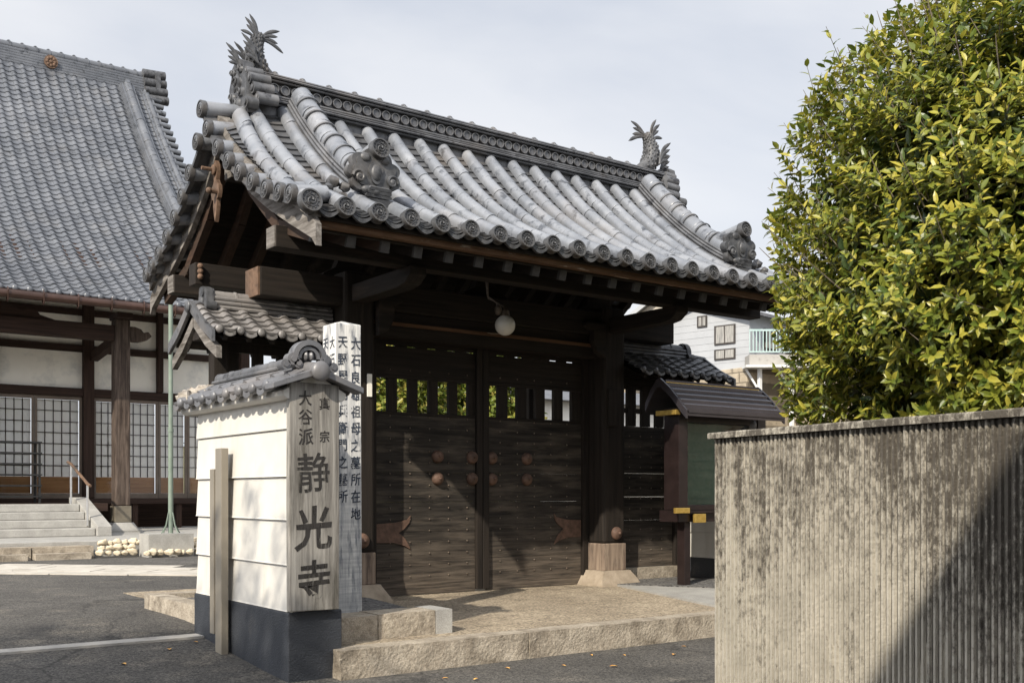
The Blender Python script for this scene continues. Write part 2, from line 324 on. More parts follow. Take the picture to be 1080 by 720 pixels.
# the ribbed, stained concrete of the boundary wall
def concrete_wall_mat():
    m = bpy.data.materials.new("stained_ribbed_concrete"); m.use_nodes = True; t = m.node_tree; n = t.nodes; l = t.links; b = n["Principled BSDF"]
    b.inputs['Roughness'].default_value = .92
    tc = n.new("ShaderNodeTexCoord")
    def nz(sc, s, d=7, r=.65):
        mp = n.new("ShaderNodeMapping"); mp.inputs['Scale'].default_value = sc; l.new(tc.outputs['Object'], mp.inputs[0])
        z = n.new("ShaderNodeTexNoise"); z.inputs['Scale'].default_value = s; z.inputs['Detail'].default_value = d; z.inputs['Roughness'].default_value = r
        l.new(mp.outputs[0], z.inputs[0]); return z.outputs[0]
    def ramp(src, p0, p1, c0, c1):
        r = n.new("ShaderNodeValToRGB"); e = r.color_ramp.elements; e[0].position = p0; e[1].position = p1; e[0].color = (*c0,1); e[1].color = (*c1,1)
        l.new(src, r.inputs[0]); return r.outputs[0]
    base = ramp(nz((1,1,1), 5), .3, .7, (.29,.265,.215), (.47,.43,.355))
    # algae and soot: strongest at the top, running down in streaks
    sep = n.new("ShaderNodeSeparateXYZ"); l.new(tc.outputs['Object'], sep.inputs[0])
    zr = n.new("ShaderNodeMapRange"); zr.inputs['From Min'].default_value = .35; zr.inputs['From Max'].default_value = 1.75
    l.new(sep.outputs[2], zr.inputs['Value'])
    yr = n.new("ShaderNodeMapRange"); yr.inputs['From Min'].default_value = -.9; yr.inputs['From Max'].default_value = 1.0
    yr.inputs['To Min'].default_value = .16; yr.inputs['To Max'].default_value = -.05; l.new(sep.outputs[1], yr.inputs['Value'])
    def math_(op, a, b_):
        q = n.new("ShaderNodeMath"); q.operation = op
        for i, x in enumerate((a, b_)):
            if isinstance(x, (int, float)): q.inputs[i].default_value = x
            else: l.new(x, q.inputs[i])
        return q.outputs[0]
    st = math_('ADD', math_('MULTIPLY', nz((10,10,.7), 1.4), 1.3), math_('MULTIPLY', nz((1,1,.6), 2.4), 1.2))
    st = math_('ADD', st, math_('MULTIPLY', nz((1.3,1.3,.75), 34, 6, .75), 1.9))
    st = math_('ADD', math_('ADD', st, math_('MULTIPLY', zr.outputs[0], .62)), yr.outputs[0])
    st = math_('MULTIPLY', st, .28)
    mask = ramp(st, .70, .815, (0,0,0), (.92,.92,.92))
    x = n.new("ShaderNodeMixRGB"); l.new(mask, x.inputs[0]); l.new(base, x.inputs[1]); x.inputs[2].default_value = (.05,.041,.031,1)
    l.new(x.outputs[0], b.inputs['Base Color'])
    bp = n.new("ShaderNodeBump"); bp.inputs['Strength'].default_value = .9; bp.inputs['Distance'].default_value = .008
    l.new(nz((1,1,1), 70, 6), bp.inputs['Height']); l.new(bp.outputs[0], b.inputs['Normal'])
    return m
cwall_m = concrete_wall_mat()

# ------------------------------------------------------------------ ground
def gz(x, y):
    """ground height: the road lies lower, the courtyard behind rises"""
    if y < 6.3: base = -.2 - .02*max(0, 6.3-y)*.3
    else:
        t = min(1, (y-6.3)/2.6); base = -.2 + .2*(t*t*(3-2*t)*.4 + t*.6)
    return base
XS = [-400,-120,-60,-30,-15] + [-10 + i*.5 for i in range(60)] + [22,26,32,45,80,160,400]
YS = [-300,-100,-40,-20] + [-10 + i*.4 for i in range(90)] + [28,34,45,70,130,300,900]
g = MB().grid([[(x, y, gz(x, y)) for x in XS] for y in YS]).build("ground", asph, smooth=60); struct(g)
def plate(name, pts, z, th, m, bevel=0):
    return struct(MB().prism(pts, lambda a,b,t: (a,b,t), z, z+th).build(name, m, bevel=bevel))
# platform of washed pebbles, kerb stones in front
plate("pavement", [(3.39,6.58),(10.4,6.58),(10.4,11.5),(3.39,11.5)], -.25, .256, pebble)
kx = [3.30, 4.9, 6.6, 7.9, 9.3, 10.5]
for i in range(5):
    o = MB().rough(kx[i]+.003, kx[i+1]-.003, 6.38, 6.6, -.26, .004, .04, .012, i*7, True).build("kerb", granite, smooth=45); struct(o)
o = MB().rough(3.4, 3.78, 6.72, 7.0, -.02, .18, .035, .006, 3).build("kerb", granite, smooth=45); struct(o)
o = MB().rough(3.785, 4.27, 6.715, 7.0, -.02, .185, .035, .006, 13).build("kerb", granite, smooth=45); struct(o)
o = MB().rough(4.275, 4.42, 6.71, 7.02, -.02, .187, .05, .002, 23).build("kerb", granite_g, smooth=45); struct(o)
plate("gravel_ground", [(3.37,7.0),(4.5,7.0),(4.75,8.6),(4.6,9.2),(3.3,9.2),(3.3,8.4),(3.37,8.4)], -.02, .12, gravel_m)
plate("gravel_ground", [(3.28,8.5),(4.6,9.2),(4.6,9.71),(3.28,9.71)], -.02, .11, gravel_m)
plate("gravel_ground", [(8.7,8.0),(10.4,6.9),(10.4,9.3),(8.15,9.3),(8.15,8.95)], -.02, .05, gravel_m)
plate("path", [(8.12,8.93),(7.3,6.62),(8.5,6.62),(8.66,7.96)], -.02, .045, granite_g)
plate("pavement_strip", [(4.6,9.0),(8.0,9.0),(8.0,9.08),(4.6,9.08)], -.02, .026, granite_g)
# low kerb on the courtyard side
for (a,b,c,d,s_) in ((3.1,3.27,8.26,9.72,1),(3.1,4.6,9.72,9.88,2)):
    struct(MB().rough(a,b,c,d,-.15,.135,.05,.008,s_*11,True).build("kerb", granite, smooth=45))
plate("road_drain", [(-3.5,8.02),(2.98,8.02),(2.98,8.2),(-3.5,8.2)], gz(0,8.1)-.02, .03, conc_strip)
# slab path in the courtyard
rnd = random.Random(3)
d0 = Vector((2.6,16.6)); d1 = Vector((8.2,11.3)); dr = (d1-d0).normalized(); pr = Vector((-dr.y, dr.x)); L = (d1-d0).length
sp = MB()
for r_ in range(4):
    a = rnd.random()*.3
    while a < L-.3:
        ln = rnd.uniform(.5,1.2)
        c = d0 + dr*a + pr*(-.85 + r_*.43)
        qs = [c, c+dr*(ln-.02), c+dr*(ln-.02)+pr*.41, c+pr*.41]
        if rnd.random() > .06: sp.prism([(q.x,q.y) for q in qs], lambda a_,b_,t: (a_,b_,t), -.01, .012+rnd.random()*.006)
        a += ln
struct(sp.build("path", slab_m))

# ------------------------------------------------------------------ roof kit
def frame(profile):
    P = [Vector(p) for p in profile]; acc = [0]
    for i in range(1, len(P)): acc.append(acc[-1] + (P[i]-P[i-1]).length)
    def f(s):
        s_ = min(max(s, 0), acc[-1]-1e-6); i = 0
        while i < len(P)-2 and acc[i+1] <= s_: i += 1
        t = (P[i+1]-P[i]).normalized(); p = P[i] + t*(s-acc[i])
        # smooth tangent
        if 0 < i and s_-acc[i] < (acc[i+1]-acc[i])/2: t = ((P[i+1]-P[i]).normalized() + (P[i]-P[i-1]).normalized()).normalized()
        return p, t
    return f, acc[-1]
def roofmap(profile, place):
    f, L = frame(profile)
    def M(a, s, h):
        p, t = f(s); nq, nz_ = t.y, -t.x
        if nz_ < 0: nq, nz_ = -nq, -nz_
        return place(a, p.x + nq*h, p.y + nz_*h)
    return M, L
def curve_profile(q0, z0, q1, z1, s0, n=26):
    D = abs(q0-q1); c = ((z1-z0) - s0*D)/(D*D)
    return [(q0 + (q1-q0)*i/n, z0 + s0*(D*i/n) + c*(D*i/n)**2) for i in range(n+1)]
def rolls(mb, M, L, xs, seg, r, h0=.0, s_start=0, n=9, s_end=None, xfun=None):
    s_end = s_end or L
    for x in xs:
        off = random.uniform(-.02,.02); s = s_start; first = True
        while s < s_end-.03:
            e = min(s + seg + (off if first else 0), s_end)
            rows = []; jx = random.uniform(-.006,.006); jh = random.uniform(-.004,.005)
            for (ss, rr) in ((s, r*1.0), (s+.008, r*1.03), (s+.05, r*1.01), ((s+e)/2, r*.99), (e+.02, r*.965)):
                xx = x if xfun is None else xfun(x, ss/L)
                rows.append([M(xx+jx+rr*math.cos(a), ss, h0+jh+rr*math.sin(a)) for a in [math.pi*(-.12+1.24*k/n) for k in range(n+1)]])
            b = len(mb.v); mb.grid(rows); mb.f.append(tuple(range(b, b+n+1)))
            s = e; first = False
def troughs(mb, M, L, xs, expo, sag=.03, h0=0, wiggle=.004, lip=.02):
    for i in range(len(xs)-1):
        a0, a1 = xs[i], xs[i+1]; s = -.02
        while s < L:
            e = min(s+expo, L); j = random.uniform(-wiggle, wiggle)
            T = [0,.2,.4,.6,.8,1]
            low = [M(a0+(a1-a0)*t, s+j, h0+lip - sag*math.sin(math.pi*t)) for t in T]
            lo2 = [M(a0+(a1-a0)*t, s+j, h0-.006 - sag*math.sin(math.pi*t)) for t in T]
            up = [M(a0+(a1-a0)*t, e+.02, h0 - sag*math.sin(math.pi*t)) for t in T]
            mb.grid([lo2, low, up]); s = e
def pantiles(mb, M, L, x0, nc, pitch, expo, amp, s0=0, lip=.018, th=0, wob=.004):
    """interlocking S-shaped tiles"""
    T = [0,.12,.25,.38,.5,.66,.83,1]
    H = [0,.75,1,.75,.15,-.12,-.1,0]
    k = 0; s = s0
    while s < L:
        e = min(s+expo, L)
        for c in range(nc):
            a = x0 + c*pitch; j = random.uniform(-wob, wob)
            lo2 = [M(a+pitch*t, s+j, amp*h-.004) for t, h in zip(T, H)]
            lo = [M(a+pitch*t, s+j, amp*h+lip) for t, h in zip(T, H)]
            up = [M(a+pitch*t, e+.012, amp*h) for t, h in zip(T, H)]
            mb.grid([lo2, lo, up])
        s = e
def disc_mesh(name, r, m, depth=.05, axis='y', detail=True, bosses=12):
    """round eave-tile face: rim, ring of beads and a swirl; faces -Y (or -X)"""
    mb = MB(); n = 24
    def P(a, rr, y): 
        u, v = rr*math.cos(a), rr*math.sin(a)
        return (u, y, v) if axis == 'y' else (y, -u, v)
    prof = [(r, depth), (r, -.004), (r*.97, -.01), (r*.84, -.01), (r*.8, 0.004), (r*.0, 0.004)]
    rows = [[P(2*math.pi*k/n, rr, y) for k in range(n)] for rr, y in prof]
    mb.grid(rows, True)
    if detail:
        for k in range(bosses):
            a = 2*math.pi*k/bosses; c = P(a, r*.68, .002); mb.ball(c, r*.075, 6, 4)
        rows = [[P(2*math.pi*k/n, rr, y) for k in range(n)] for rr, y in ((r*.56,.004),(r*.55,-.004),(r*.5,-.004),(r*.49,.004))]; mb.grid(rows, True)
        for k in range(3):
            pts = []; rad = []
            for i in range(7):
                a = 2*math.pi*k/3 + i*.42; rr = r*(.16 + .045*i); pts.append(P(a, rr, -.001)); rad.append(r*(.13 - .017*i))
            mb.tube(pts, rad, 6)
    me_o = mb.build(name, m, smooth=50, origin=(0,0,0))
    return me_o
def noshi(mb, fnp, t0, t1, hw, z, th, side=True, seg=.3):
    """ridge layer of flat tiles, rounded lips, with thin joints; fnp(t,w,z)->point"""
    t = t0; odd = random.random()*seg; first = True
    while t < t1-.01:
        e = min(t + (odd+.05 if first else seg), t1); first = False
        pts = [(-hw,z),(-hw-.006,z+th*.4),(-hw,z+th*.8),(-hw+.02,z+th),(hw-.02,z+th),(hw,z+th*.8),(hw+.006,z+th*.4),(hw,z)]
        mb.prism(pts, lambda a,b,tt: fnp(tt,a,b), t+.0012, e-.0012); t = e
def lobed(cx, cz, rx, rz, lobes=9, amp=.12, n=54, flat=None):
    out = []
    for k in range(n):
        a = 2*math.pi*k/n; q = 1 + amp*abs(math.sin(lobes*a/2)) - amp*.5
        x, z = cx + rx*q*math.cos(a), cz + rz*q*math.sin(a)
        if flat is not None: z = max(z, flat)
        out.append((x, z))
    return out

# ------------------------------------------------------------------ the gate
gate = thing("temple_gate", "large old wooden temple gate with silver grey tiled roof and closed plank doors", "temple gate", (6.58, 9.38, 0))
CX, RY = 6.58, 9.38
XL, XR = 3.55, 9.61
PROF = curve_profile(1.91, 3.30, .10, 4.62, .40)
Mf, LF = roofmap(PROF, lambda a,q,z: Vector((a, RY-q, z)))
Mb, LB = roofmap(PROF, lambda a,q,z: Vector((a, RY+q, z)))
XS_R = [3.60, 3.90] + [4.195 + .2981*i for i in range(17)] + [9.26, 9.56]
def edge_drop(M):
    def M2(a, s, h):
        d = min(a-XL, XR-a); k = max(0, 1-(d/.55)); v = M(a, s, h); t = s/LF
        return Vector((v.x, v.y, v.z - .26*k*k*t*t))
    return M2
Mf2, Mb2 = edge_drop(Mf), edge_drop(Mb)
def rollx(x, t):      # the outermost rolls bend inward towards the ridge
    if x < 3.7: return x + .16*t
    if x > 9.5: return x - .16*t
    return x
for M, nm in ((Mf2, 'front'), (Mb2, 'back')):
    tr = MB(); troughs(tr, M, LF, [3.60, 3.90]+XS_R[2:-2]+[9.26, 9.56], .115 if nm == 'front' else .3, .028, 0)
    slope = tr.build("roof_slope", tile_d, gate, smooth=35, recalc=False)
    rl = MB(); rolls(rl, M, LF, XS_R, .285, .066, .02, 0, 9, LF-.02, rollx)
    rl.build("roll_tiles", tile_l, slope, smooth=40, recalc=False)
# eave discs (front), one part each
dm = None
for i, x in enumerate(XS_R):
    big = 1.16 if i in (0, len(XS_R)-1) else 1
    p = Mf2(x, -.03, .02)
    if dm is None:
        dm = disc_mesh("eave_disc", .08, tile_o, .06); o = dm; o.parent = gate
    else:
        o = dm.copy(); COL.objects.link(o)
    o.location = Vector(p) - Vector(gate.location) + Vector((0,-.01,0)); o.scale = (big,1,big)
    o.rotation_euler = (R(-9),0,0)
# hanging crescent lips between the discs
for i in range(len(XS_R)-1):
    kl = MB()
    a0, a1 = XS_R[i], XS_R[i+1]
    for (dy, dz, th) in ((-.035,-.03,.032),(-.02,-.005,.012),(-.012,.015,.01)):
        c = Mf2((a0+a1)/2, 0, 0)
        top = []; bot = []
        for k in range(9):
            t = k/8; x = a0+.055+(a1-a0-.11)*t; sg = -.035*math.sin(math.pi*t)
            top.append((x, c.z+dz+sg)); bot.append((x, c.z+dz+sg-th*(.5+.6*math.sin(math.pi*t))))
        kl.prism(top+bot[::-1], lambda a,b,t: (a,t,b), c.y+dy, c.y+dy+.03)
    kl.build("eave_lip_tile", tile_o, gate, smooth=40)
# verge stub tiles with discs facing the side
VZ = [(.0,4.54),(.13,4.33),(.35,4.10),(.58,3.93),(.81,3.78),(1.06,3.64),(1.32,3.52),(1.56,3.44),(1.75,3.385)]
vd = None
vs = MB(); vflat = MB()
for side in (-1, 1):
    for fb in (-1, 1):
        for i, (q, z) in enumerate(VZ):
            if fb == 1 and i == 0: continue
            t = 1-i/9
            xo = (XL-.03 - .07*t) if side < 0 else (XR+.03+.07*t); ln = .30 + .10*t
            yy = RY + fb*q; zz = z - (.05 if fb == 1 else 0)
            vs.tube([(xo, yy, zz), (xo - side*.04, yy, zz+.003), (xo - side*ln, yy, zz+.05)], [.077,.074,.066], 12)
            if i < 8:
                q2, z2 = VZ[i+1]
                y2 = RY+fb*q2
                for k_ in range(2):
                    f0 = .25+k_*.3
                    vflat.add([(xo-side*.02, yy+(y2-yy)*(.1), zz-.035),(xo-side*.02, yy+(y2-yy)*.9, z2-.045),(xo-side*ln, yy+(y2-yy)*.9, z2+.0),(xo-side*ln, yy+(y2-yy)*.1, zz+.0)], [(0,1,2,3)])
                vflat.prism([(yy, zz-.03),(y2, z2-.03),(y2, z2-.075),(yy, zz-.075)], lambda a,b,tt: (tt,a,b), xo-side*.02, xo-side*.06)
            if vd is None: vd = disc_mesh("verge_disc", .079, tile_o, .04, 'x'); vd.parent = gate; o = vd
            elif side == -1 or i < 6:
                o = vd.copy(); COL.objects.link(o)
            else: continue
            o.location = Vector((xo-.002*(-side), yy, zz)) - Vector(gate.location); o.rotation_euler = (0,0,0 if side < 0 else math.pi)
vs.build_each("verge_stub_tile", tile_l, gate, smooth=40); vflat.build("verge_flat_tile", tile_d, gate)
# corner demon-less scroll at verge foot
# main ridge
rg = MB(); X0, X1 = 3.86, 9.30
fx = lambda t,a,b: Vector((t, RY+a, b))
X0, X1 = 3.9, 9.26
rg.box(X0, X1, RY-.115, RY+.115, 4.5, 4.69)
for (z, hw, th) in ((4.668,.165,.022),(4.692,.185,.024),(4.72,.165,.022),(4.745,.15,.03)): noshi(rg, fx, X0, X1, hw, z, th)
rg.box(X0, X1, RY-.10, RY+.10, 4.77, 4.90)
for (z, hw, th) in ((4.893,.15,.022),(4.918,.165,.024),(4.944,.15,.02)): noshi(rg, fx, X0, X1, hw, z, th)
ridge = rg.build("main_ridge", tile_r, gate, smooth=40)
rt = MB(); n_ = 19
for k in range(n_):
    a = X0 + (X1-X0)*k/n_; b = X0 + (X1-X0)*(k+1)/n_
    rt.tube([(a,RY,4.955),(a+.012,RY,4.955),(b-.03,RY,4.955),(b-.026,RY,4.955),(b,RY,4.955)], [.07,.068,.068,.078,.078], 14)
    rt.ball((b-.013,RY,5.03), (.03,.03,.018), 8, 5)
rt.build("ridge_cap", tile_r, ridge, smooth=40)
rd = None; k = X0+.1
while k < X1-.05:
    if rd is None:
        rd = disc_mesh("ridge_disc", .047, tile_r, .03, 'y', False); bo = rd; rd.parent = ridge
    else: bo = rd.copy(); COL.objects.link(bo)
    bo.location = Vector((k, RY-.128, 4.835)) - Vector(gate.location); k += .1085
# descending ridges
def desc_ridge(x):
    mb = MB(); s0, s1 = .28, LF+.02
    n = 16
    for (hh, hw, th) in ((.0,.13,.09),(.095,.118,.026),(.124,.108,.026),(.153,.098,.026)):
        rows = []
        for i in range(n+1):
            s = s0 + (s1-s0)*i/n
            rows.append([Mf(x+a, s, h) for a, h in ((-hw,hh),(-hw-.006,hh+th*.5),(-hw+.005,hh+th*.95),(hw-.005,hh+th*.95),(hw+.006,hh+th*.5),(hw,hh))])
        mb.grid(rows, True); b = len(mb.v)-6*(n+1); mb.f.append((b,b+1,b+2,b+3,b+4,b+5))
    o = mb.build("descending_ridge", tile_r, gate, smooth=30)
    top = MB(); rolls(top, Mf, LF, [x], .25, .10, .195, s0+.13, 12, s1); top.build("ridge_roll", tile_l, o, smooth=40, recalc=False)
    # bands
    bd = MB(); s = s0+.30
    while s < s1-.1:
        rows = []
        for ds, rr in ((-.012,.104),(-.01,.116),(.012,.116),(.014,.104)):
            rows.append([Mf(x+rr*math.cos(a), s+ds, .195+rr*math.sin(a)) for a in [math.pi*k/12 for k in range(13)]])
        bd.grid(rows); s += .25
    bd.build_each("tile_band", tile_r, o, smooth=40, recalc=False)
    return o
def plaque(cx, cz, y0, rx, rz, parent, m, name="end_ornament"):
    mb = MB()
    out = lobed(cx, cz, rx, rz, 9, .16)
    mb.prism(out, lambda a,b,t: (a,t,b), y0, y0+.07)
    inn = lobed(cx, cz+.01, rx*.82, rz*.8, 9, .14); mb.prism(inn, lambda a,b,t: (a,t,b), y0-.012, y0+.01)
    # shield and scrolls
    sh = [(cx+rx*.3*math.cos(a)*(1 if math.sin(a) > 0 else .8), cz+rz*.5*math.sin(a)) for a in [2*math.pi*k/24 for k in range(24)]]
    mb.prism(sh, lambda a,b,t: (a,t,b), y0-.03, y0)
    mb.ball((cx, y0-.03, cz), (rx*.2, .02, rz*.36), 14, 8)
    for sx in (-1, 1):
        pts = []; rad = []
        for i in range(16):
            a = i*.55; rr = rx*.24*(1-i/18); pts.append((cx+sx*(rx*.66+rr*math.cos(a)), y0-.02-.001*i, cz-rz*.28+rr*math.sin(a))); rad.append(.017-.0004*i)
        mb.tube(pts, rad, 6)
        mb.ball((cx+sx*rx*.66, y0-.015, cz-rz*.28), (.035,.03,.035), 10, 6)
        mb.ball((cx+sx*rx*.3, y0-.01, cz-rz*.75), (.06,.03,.035), 10, 6)
        mb.ball((cx+sx*rx*.38, y0-.008, cz+rz*.62), (.05,.022,.04), 10, 6)
    mb.ball((cx, y0-.01, cz-rz*.8), (.05,.035,.04), 10, 6)
    return mb.build(name, m, parent, smooth=45)
for x in (4.335, 2*CX-4.335):
    o = desc_ridge(x)
    plaque(x-.03, 3.70, 7.70, .235, .19, o, tile_o)
    mb = MB(); mb.tube([(x,7.66,3.905),(x,7.72,3.90),(x+.0,8.02,3.86)], [.083,.08,.078], 14); mb.build("bird_perch_tile", tile_l, o, smooth=40)
    dd = dm.copy(); dd.parent = o; COL.objects.link(dd); dd.name = "perch_disc"; dd.scale = (1.06,1,1.06); dd.location = Vector((x,7.652,3.906)) - Vector(gate.location); dd.rotation_euler = (R(-6),0,0)
# small curls where the outer rolls meet the ridge feet
for x, sx in ((3.98,1),(2*CX-3.98,-1)):
    cu = MB()
    for (dx, dz, r_) in ((0,.03,.06),(.09,.01,.05),(-.07,-.01,.045),(.03,-.05,.05)):
        p = Mf(x+sx*dx, .38+dz*2, .1+dz); cu.ball(p, (r_,r_*.9,r_*.8), 10, 7, .4)
    cu.build("cloud_curl_tile", tile_o, gate, smooth=50)
# ridge end plaques (face sideways)
for sx, xo in ((-1, 3.80), (1, 2*CX-3.80)):
    mb = MB()
    out = [(-.24,4.52),(-.27,4.62),(-.19,4.72),(-.2,4.84),(-.15,4.93),(-.13,5.02),(-.06,5.06),(.06,5.06),(.13,5.02),(.15,4.93),(.2,4.84),(.19,4.72),(.27,4.62),(.24,4.52)]
    mb.prism(out, lambda a,b,t: (t,RY+a,b), xo, xo - sx*.10)
    for yy in (-.26,.26):
        mb.tube([(xo+sx*.03,RY+yy,4.60),(xo-sx*.08,RY+yy,4.60)], .055, 12); mb.tube([(xo+sx*.045,RY+yy,4.60),(xo+sx*.02,RY+yy,4.60)], .03, 10)
    for (yy, z, r_) in ((0,4.85,.09),(-.1,4.74,.06),(.1,4.74,.06),(-.08,4.96,.045),(.08,4.96,.045),(0,4.66,.07)):
        mb.ball((xo+sx*.0,RY+yy,z), (.028,r_,r_*.9), 12, 8, .5); mb.tube([(xo+sx*.03,RY+yy+r_*.6*math.cos(t_*.7)*(1-t_/14),z+r_*.6*math.sin(t_*.7)*(1-t_/14)) for t_ in range(12)], .010, 5)
    pl = mb.build("ridge_end_ornament", tile_o, gate, smooth=45)
    mb = MB()
    for (dx, dz, r_, dy, ln) in ((.02,4.925,.045,-.14,.16),(.03,4.85,.055,-.19,.2),(.05,4.76,.055,-.22,.2),(.08,4.665,.055,-.25,.2)):
        xa = xo - sx*dx
        mb.tube([(xa,RY+dy,dz),(xa-sx*ln,RY+dy,dz+.01)], [r_,r_*.95], 12); mb.tube([(xa,RY-dy,dz),(xa-sx*ln,RY-dy,dz+.01)], [r_,r_*.95], 12)
        mb.ball((xa,RY+dy,dz), (.014,r_*.6,r_*.6), 10, 6)
        mb.tube([(xa-.006,RY+dy+r_*.5*math.cos(t_),dz+r_*.5*math.sin(t_)) for t_ in range(7)], .007, 5)
    mb.build_each("stacked_stub_tile", tile_r, pl, smooth=40)
# dolphin-like fish ornaments
def fin(pts, y, th, sx, cx, base, name, parent, root=None):
    mb = MB(); n = len(pts)
    v = [Vector((cx+sx*(p[0]-300)*.00154, y, base+(410-p[1])*.00147)) for p in pts]
    c = Vector((cx+sx*(root[0]-300)*.00154, y, base+(410-root[1])*.00147))
    vs_ = [c+Vector((0,-th,0)), c+Vector((0,th,0))] + [p+Vector((0,(-.3 if i % 2 else .3)*th*.4-.003,0)) for i, p in enumerate(v)] + [p+Vector((0,.003+(-.3 if i % 2 else .3)*th*.4,0)) for i, p in enumerate(v)]
    f = []
    for i in range(n-1): f += [(0, 2+i, 3+i), (1, 3+n+i, 2+n+i), (2+i, 2+n+i, 3+n+i, 3+i)]
    f += [(0, 1, 2+n, 2), (1, 0, 1+n, 1+2*n)]
    mb.add(vs_, f)
    # raised rays
    for i in range(0, n, 2):
        mb.tube([c, (c+v[i])/2+Vector((0,-.006,0)), v[i]], [.012,.010,.003], 5)
    return mb.build(name, tile_o, parent, smooth=25)
def fish(cx, sx, base, K=1.0):
    c3 = lambda x, y, yy=0: Vector((cx+sx*(x-300)*.00154*K, RY+yy*K, base+(410-y)*.00147*K))
    mb = MB()
    path = [(420,452),(370,432),(325,408),(296,370),(284,325),(288,280),(302,240),(322,212),(345,200)]
    rad = [K*r_ for r_ in (.036,.06,.08,.088,.084,.075,.06,.045,.028)]
    mb.tube([c3(*p) for p in path], rad, 16)
    body = mb.build("fish_ornament", tile_o, gate, smooth=60)
    sc = MB()   # scales
    for i in range(2, len(path)-1):
        a, b = c3(*path[i]), c3(*path[i+1])
        for j in range(2):
            p = a.lerp(b, j/2); r_ = rad[i]*(1-j*.5)+rad[i+1]*j*.5; d = (b-a).normalized(); s1 = Vector((0,1,0)); s2 = d.cross(s1).normalized()
            for k in range(10):
                an = 2*math.pi*(k+.5*j)/10; q = p + (s1*math.cos(an)+s2*math.sin(an))*r_; sc.ball(q, (.012,.012,.022), 6, 4)
        p = c3(*path[i]); d = (b-a).normalized(); s2 = d.cross(Vector((0,1,0))).normalized()*(-sx)
    sc.build("scales", tile_o, body, smooth=50)
    # belly saw edge
    sw = MB()
    for k in range(9):
        t = k/8; x, y = 335+8*math.sin(t*3), 395-t*165
        q = c3(x+12, y); sw.tube([c3(x-10,y+6), q], [.014,.002], 5)
    sw.build("belly_spines", tile_o, body)
    hd = MB(); hd.ball(c3(400,455,-.03), (.045,.03,.03), 10, 7, .4); hd.ball(c3(400,455,.03), (.045,.03,.03), 10, 7, .4)
    hd.ball(c3(350,418,-.06), .022, 8, 6); hd.ball(c3(350,418,.06), .022, 8, 6)
    for k in range(5): hd.ball(c3(330+k*28, 445+k*8, -.05), (.03,.02,.022), 8, 5, .5)
    for k in range(6): hd.ball(c3(310+k*22, 462+k*7, -.06), (.022,.02,.02), 8, 5, .5)
    hd.build("head", tile_o, body, smooth=50)
    def fan(name, root, tips, y, w, bend):
        mb = MB(); k = 0
        for (tx, ty) in tips:
            k += 1; rows = []; n = 9
            ex, ez = tx-root[0], ty-root[1]; L_ = math.hypot(ex, ez); px_, pz_ = -ez/L_, ex/L_
            for i_ in range(n):
                t = i_/(n-1); wd_ = .62*w*(.3+.75*t**.8)*(1 if t < .7 else max(.12,((1-t)/.3)**.5)); b_ = bend*math.sin(math.pi*t)*L_*.16
                cx_, cy_ = root[0]+ex*t+px_*b_, root[1]+ez*t+pz_*b_
                row = []
                for a_ in range(8):
                    an = 2*math.pi*a_/8; row.append(c3(cx_+px_*wd_*math.cos(an), cy_+pz_*wd_*math.cos(an), y+.004*(k%2)+.012*math.sin(an)*(1-.6*t)))
                rows.append(row)
            mb.grid(rows, True)
        mb.build(name, tile_o, body, smooth=50)
    fan("tail_fin", (322,212), [(455,126),(440,168),(442,210),(478,264)], .01, 25, -.6)
    fan("tail_fin", (300,232), [(252,78),(223,106),(196,194),(232,150)], -.02, 25, .7)
    fan("side_fin", (282,405), [(178,238),(187,285),(193,325),(203,365)], -.11, 27, .8)
    fan("side_fin", (282,405), [(190,240),(195,290),(200,340)], .11, 27, .8)
    fan("back_fin", (205,425), [(110,292),(119,335),(122,372),(126,408)], 0, 24, .7)
    
fish(3.985, 1, 5.03); fish(9.06, -1, 5.04, 1.22)
# little comb beads on the ridge beside the fish are part of its head
# underside boards, rafters, fascia
for M, sg in ((Mf2,-1),(Mb2,1)):
    mb = MB()
    rows = [[M(XL+.10+(XR-XL-.2)*j/12, LF*i/14, -.055) for j in range(13)] for i in range(15)]
    rows2 = [[M(XL+.10+(XR-XL-.2)*j/12, LF*i/14, -.085) for j in range(13)] for i in range(15)]
    mb.grid(rows); mb.grid(rows2)
    mb.build("roof_boards", wood_x, gate, recalc=False)
PR = [(q, z-.10) for q, z in [(1.86,3.29),(1.2,3.60),(.6,4.02),(.1,4.45)]]
rf0 = None
for fb in (-1, 1):
    for k in range(19):
        x = 3.74 + k*(9.42-3.74)/18
        mb = MB(); pts = [(RY+fb*1.74, 3.095), (RY+fb*1.1, 3.30), (RY+fb*.55, 3.72), (RY+fb*.1, 4.22)]
        for i in range(3): mb.beam((x,pts[i][0],pts[i][1]), (x,pts[i+1][0],pts[i+1][1]), .078, .10)
        o = mb.build("rafter", wood_red if k < 3 else wood_y, gate)
        if fb == -1:
            MB().beam((x,pts[0][0]-.004,pts[0][1]-.0013), (x,pts[0][0]+.03,pts[0][1]+.009), .081, .103).build("end_cap", raft_end, o)
for fb in (-1, 1):
    MB().beam((XL+.12,RY+fb*1.80,3.175),(XR-.12,RY+fb*1.80,3.175), .07, .055).build("eave_fascia", fascia_m, gate, bevel=.004)
    MB().beam((XL+.14,RY+fb*1.74,3.15),(XR-.14,RY+fb*1.74,3.15), .05, .03).build("eave_batten", wood_x, gate)
    MB().beam((XL+.12,RY+fb*1.85,3.215),(XR-.12,RY+fb*1.85,3.215), .05, .035).build("tile_batten", wood_x, gate)
